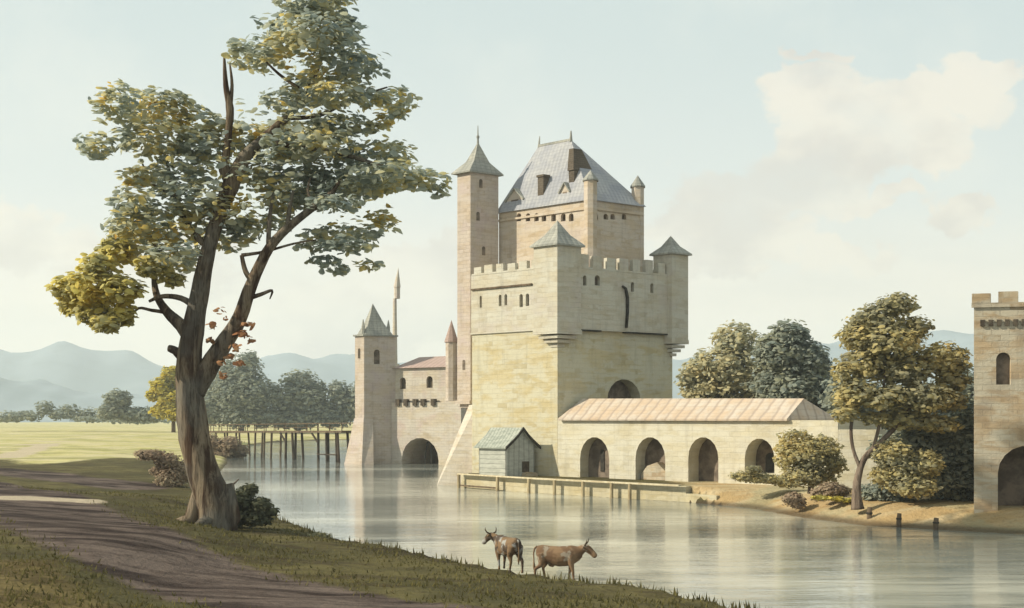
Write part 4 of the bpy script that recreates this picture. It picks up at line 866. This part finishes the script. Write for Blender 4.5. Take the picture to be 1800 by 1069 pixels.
# ------------------------------------------------------------------ bank details
for i, (px, py, w_, hh, lb) in enumerate([(1528, 920, 10, 27, 'stoutest mooring post, standing in the water nearest the forked tree'), (1580, 927, 9, 23, 'middle mooring post at the foot of the sandy bank'), (1645, 932, 10, 20, 'short split mooring post nearest the brown tower')]):
    Y = CH * F / (py - HY); x = wx(px, Y); p_ = thing('mooring_post', (x, Y, 0), lb, 'post', 'mooring posts along the sandy bank')
    m = MB(); m.tube([(x, Y, -.8), (x, Y, .3), (x + .03, Y, hh * Y / F + .05)], [w_ * Y / F / 2, w_ * Y / F / 2 * .95, w_ * Y / F / 2 * .8], 9, .12); m.build('shaft', M['wood'], p_)
    m = MB(); m.tube([(x, Y, hh * Y / F * .6), (x, Y, hh * Y / F * .72)], [w_ * Y / F / 2 * 1.12] * 2, 9); m.build('iron_band', M['lead'], p_)
tuft = thing('yellow_grass_clump', (wx(1470, 68), 68, 1), 'bright yellow grass clump on the bank left of the forked trunk', 'grass')
leaves('blades', M['leafyel'], [pblob(x, y, a, b_, 68.5) for x, y, a, b_ in [(1440, 874, 14, 4), (1465, 876, 20, 4), (1490, 879, 18, 4)]], 420, .12, tuft, .3, 61, .2, .5)
# grass: nobody could count it
def grass():
    r = np.random.default_rng(5); n = 60000
    Y = 16 + 62 * r.random(n) ** 1.1; X = (r.random(n) * 1.25 - .56) * Y; z = H(X, Y); dl = sdist(X, Y, LAND_L)
    rd = polydist(X, Y, road); keep_ = (dl > .2) & (z > .12) & (rd > 2.0 + r.random(n) * 1.6) & (np.sin(X * .9 + Y * .4) + np.sin(X * .37 - Y * .8 + 1) + r.normal(size=n) * .8 > -.6)
    X, Y, z, dl = X[keep_], Y[keep_], z[keep_], dl[keep_]; n = len(X)
    h = r.uniform(.05, .17, n) * (1 + .9 * (dl < 1.2)); a = r.random(n) * 6.28; w_ = r.uniform(.02, .05, n); lx = r.normal(size=n) * .06; ly = r.normal(size=n) * .06
    vs = np.empty((n, 3, 3)); vs[:, 0] = np.stack([X - np.cos(a) * w_, Y - np.sin(a) * w_, z - .02], 1); vs[:, 1] = np.stack([X + np.cos(a) * w_, Y + np.sin(a) * w_, z - .02], 1); vs[:, 2] = np.stack([X + lx, Y + ly, z + h], 1)
    me = bpy.data.meshes.new('grass'); me.vertices.add(n * 3); me.vertices.foreach_set('co', vs.ravel()); me.loops.add(n * 3); me.polygons.add(n)
    me.loops.foreach_set('vertex_index', np.arange(n * 3, dtype=np.int32)); me.polygons.foreach_set('loop_start', np.arange(n, dtype=np.int32) * 3); me.update(calc_edges=True)
    at = me.attributes.new('leaf', 'FLOAT', 'FACE'); at.data.foreach_set('value', r.random(n).astype(np.float32)); me.materials.append(M['grass'])
    o = bpy.data.objects.new('grass', me); COL.objects.link(o); tag(o, 'short olive grass covering the near bank', 'grass', kind='stuff')
grass()
# ------------------------------------------------------------------ cows
def hide_mat(name, c1, c2, c3, k=.55):
    mt, t, b = new_mat(name, .8, .2); o = t.node('ShaderNodeTexCoord').outputs['Object']
    c = t.mix(t.ramp(t.noise(o, 2.2, 3, .5), .46, .54), rgb(*c1, k), rgb(*c2, k)); c = t.mix(t.ramp(t.noise(t.mapping(o, (1, 1, 1), (5, 2, 1)), 2.6, 3), .55, .62), c, rgb(*c3, k))
    t.link(c, b.inputs['Base Color']); bump(t, b, t.noise(o, 30, 2), .2, .01); return mt
def loft(mb, rings, n=14):
    """rings: (x, y, z, half width, half height, pitch)"""
    vs = []; fs = []; k = len(rings)
    for (x, y, z, a, b_, pt) in rings:
        for j in range(n):
            t_ = 2 * math.pi * j / n; h_ = b_ * math.sin(t_); vs.append((x + h_ * math.sin(pt), y + a * math.cos(t_), z + h_ * math.cos(pt)))
    for i in range(k - 1):
        for j in range(n): fs.append((i * n + j, i * n + (j + 1) % n, (i + 1) * n + (j + 1) % n, (i + 1) * n + j))
    fs.append(tuple(range(n))[::-1]); fs.append(tuple(range((k - 1) * n, k * n))); mb.add(vs, fs)
def cow(px, py, Y, rot, label, mat, hmat, look=0., step=1.):
    x = wx(px, Y); z = max(h1(x, Y), 0) - .03
    t_ = thing('cow', (x, Y, z), label, 'cow', 'cattle at the water edge')
    mb = MB()                                               # +x is forward
    loft(mb, [(-.84, 0, 1.06, .10, .14, 0), (-.78, 0, 1.04, .20, .25, 0), (-.62, 0, 1.0, .26, .32, 0), (-.35, 0, .95, .29, .34, 0), (0, 0, .90, .33, .38, 0), (.3, 0, .92, .31, .38, 0), (.52, 0, .97, .26, .36, -.1), (.68, look * .03, 1.03, .19, .29, -.3), (.8, look * .08, 1.1, .14, .22, -.5)])
    loft(mb, [(.6, 0, 1.04, .15, .24, -.5), (.8, look * .1, 1.13, .13, .19, -.5), (.96, look * .24, 1.22, .11, .15, -.2), (1.04, look * .33, 1.24, .11, .14, .3), (1.14, look * .42, 1.18, .10, .14, .5), (1.25, look * .5, 1.08, .085, .12, .6), (1.34, look * .56, .99, .09, .115, .6), (1.40, look * .59, .94, .075, .085, .7), (1.42, look * .6, .92, .04, .05, .7)], 12)
    for s in (-1, 1):
        f = .13 * s * step
        mb.tube([(-.64, s * .13, 1.0), (-.60, s * .17, .78), (-.58 + f * .4, s * .18, .60), (-.74 + f * .9, s * .18, .42), (-.70 + f * 1.2, s * .18, .12), (-.68 + f * 1.2, s * .18, .0)], [.18, .16, .11, .06, .042, .06], 10)
        mb.tube([(.46, s * .15, .92), (.47 - f * .2, s * .17, .66), (.48 - f * .6, s * .17, .40), (.47 - f * .9, s * .17, .12), (.49 - f * .9, s * .17, .0)], [.16, .115, .062, .042, .058], 10)
    mb.tube([(-.25, 0, .66), (-.3, 0, .52)], [.16, .1], 9) if look < .3 else None
    ob = mb.build('body', None, None, uv=False); md = ob.modifiers.new('r', 'REMESH'); md.mode = 'VOXEL'; md.voxel_size = .022; md.use_smooth_shade = True
    sm = ob.modifiers.new('s', 'SMOOTH'); sm.factor = .5; sm.iterations = 6
    bpy.context.view_layer.update(); me = bpy.data.meshes.new_from_object(ob.evaluated_get(bpy.context.evaluated_depsgraph_get())); bpy.data.objects.remove(ob)
    me.materials.clear(); me.materials.append(mat); me.name = 'body'; body = bpy.data.objects.new('body', me); COL.objects.link(body); body.parent = t_
    for p in me.polygons: p.use_smooth = True
    def part(nm, m, mt_): o = m.build(nm, mt_, None, True, uv=False); o.parent = t_
    hx, hy, hz = 1.0, look * .3, 1.24
    for s in (-1, 1):
        m = MB(); m.tube([(hx, hy + s * .07, hz + .09), (hx + .02, hy + s * .19, hz + .14), (hx + .08, hy + s * .24, hz + .24), (hx + .08, hy + s * .22, hz + .34)], [.035, .03, .022, .006], 7); part('horn', m, hmat)
        m = MB(); m.tube([(hx - .02, hy + s * .08, hz + .04), (hx - .07, hy + s * .17, hz + .03), (hx - .09, hy + s * .26, hz - .02)], [.02, .05, .01], 7); part('ear', m, mat)
        m = MB(); m.tube([(hx + .1, hy + s * .085 + look * .05, hz + .0), (hx + .12, hy + s * .10 + look * .05, hz - .01)], [.02, .014], 7); part('eye', m, M['lead'])
    m = MB(); m.tube([(-.80, 0, 1.24), (-.90, .01, 1.2), (-.95, .02, 1.0), (-.94, .02, .7), (-.93, .02, .5), (-.93, .02, .34)], [.05, .035, .026, .024, .05, .012], 7); part('tail', m, mat)
    t_.rotation_euler = (0, 0, rot); return t_
tan = hide_mat('tan_cowhide', (168, 136, 104), (140, 110, 84), (186, 172, 152)); dun = hide_mat('dark_pied_cowhide', (150, 122, 92), (96, 82, 70), (190, 188, 182))
M['horn'] = plain('horn', (120, 104, 84), (90, 78, 64), 8, (1, 1, 1), .6)
cow(982, 1018, 42.2, R(-12), 'tan cow seen side on with its horned head to the right', tan, M['horn'], -.1)
cow(892, 1010, 43.2, R(118), 'dark pied cow seen from behind beside the tan one', dun, M['horn'], .55)
# ------------------------------------------------------------------ haze
hb = MB(); hb.prism([(-1700, -250), (1700, -250), (1700, 2790), (-1700, 2790)], -3, 230)
hzm = bpy.data.materials.new('haze'); hzm.use_nodes = True; t = NT(hzm.node_tree); t.n.clear()
pv_ = t.node('ShaderNodeVolumePrincipled'); pv_.inputs['Color'].default_value = (.86, .93, .97, 1); pv_.inputs['Density'].default_value = .00028; pv_.inputs['Anisotropy'].default_value = .2
out = t.node('ShaderNodeOutputMaterial'); t.link(pv_.outputs[0], out.inputs['Volume'])
tag(hb.build('haze', hzm, uv=False), 'thin pale haze in the air', 'haze', kind='stuff')
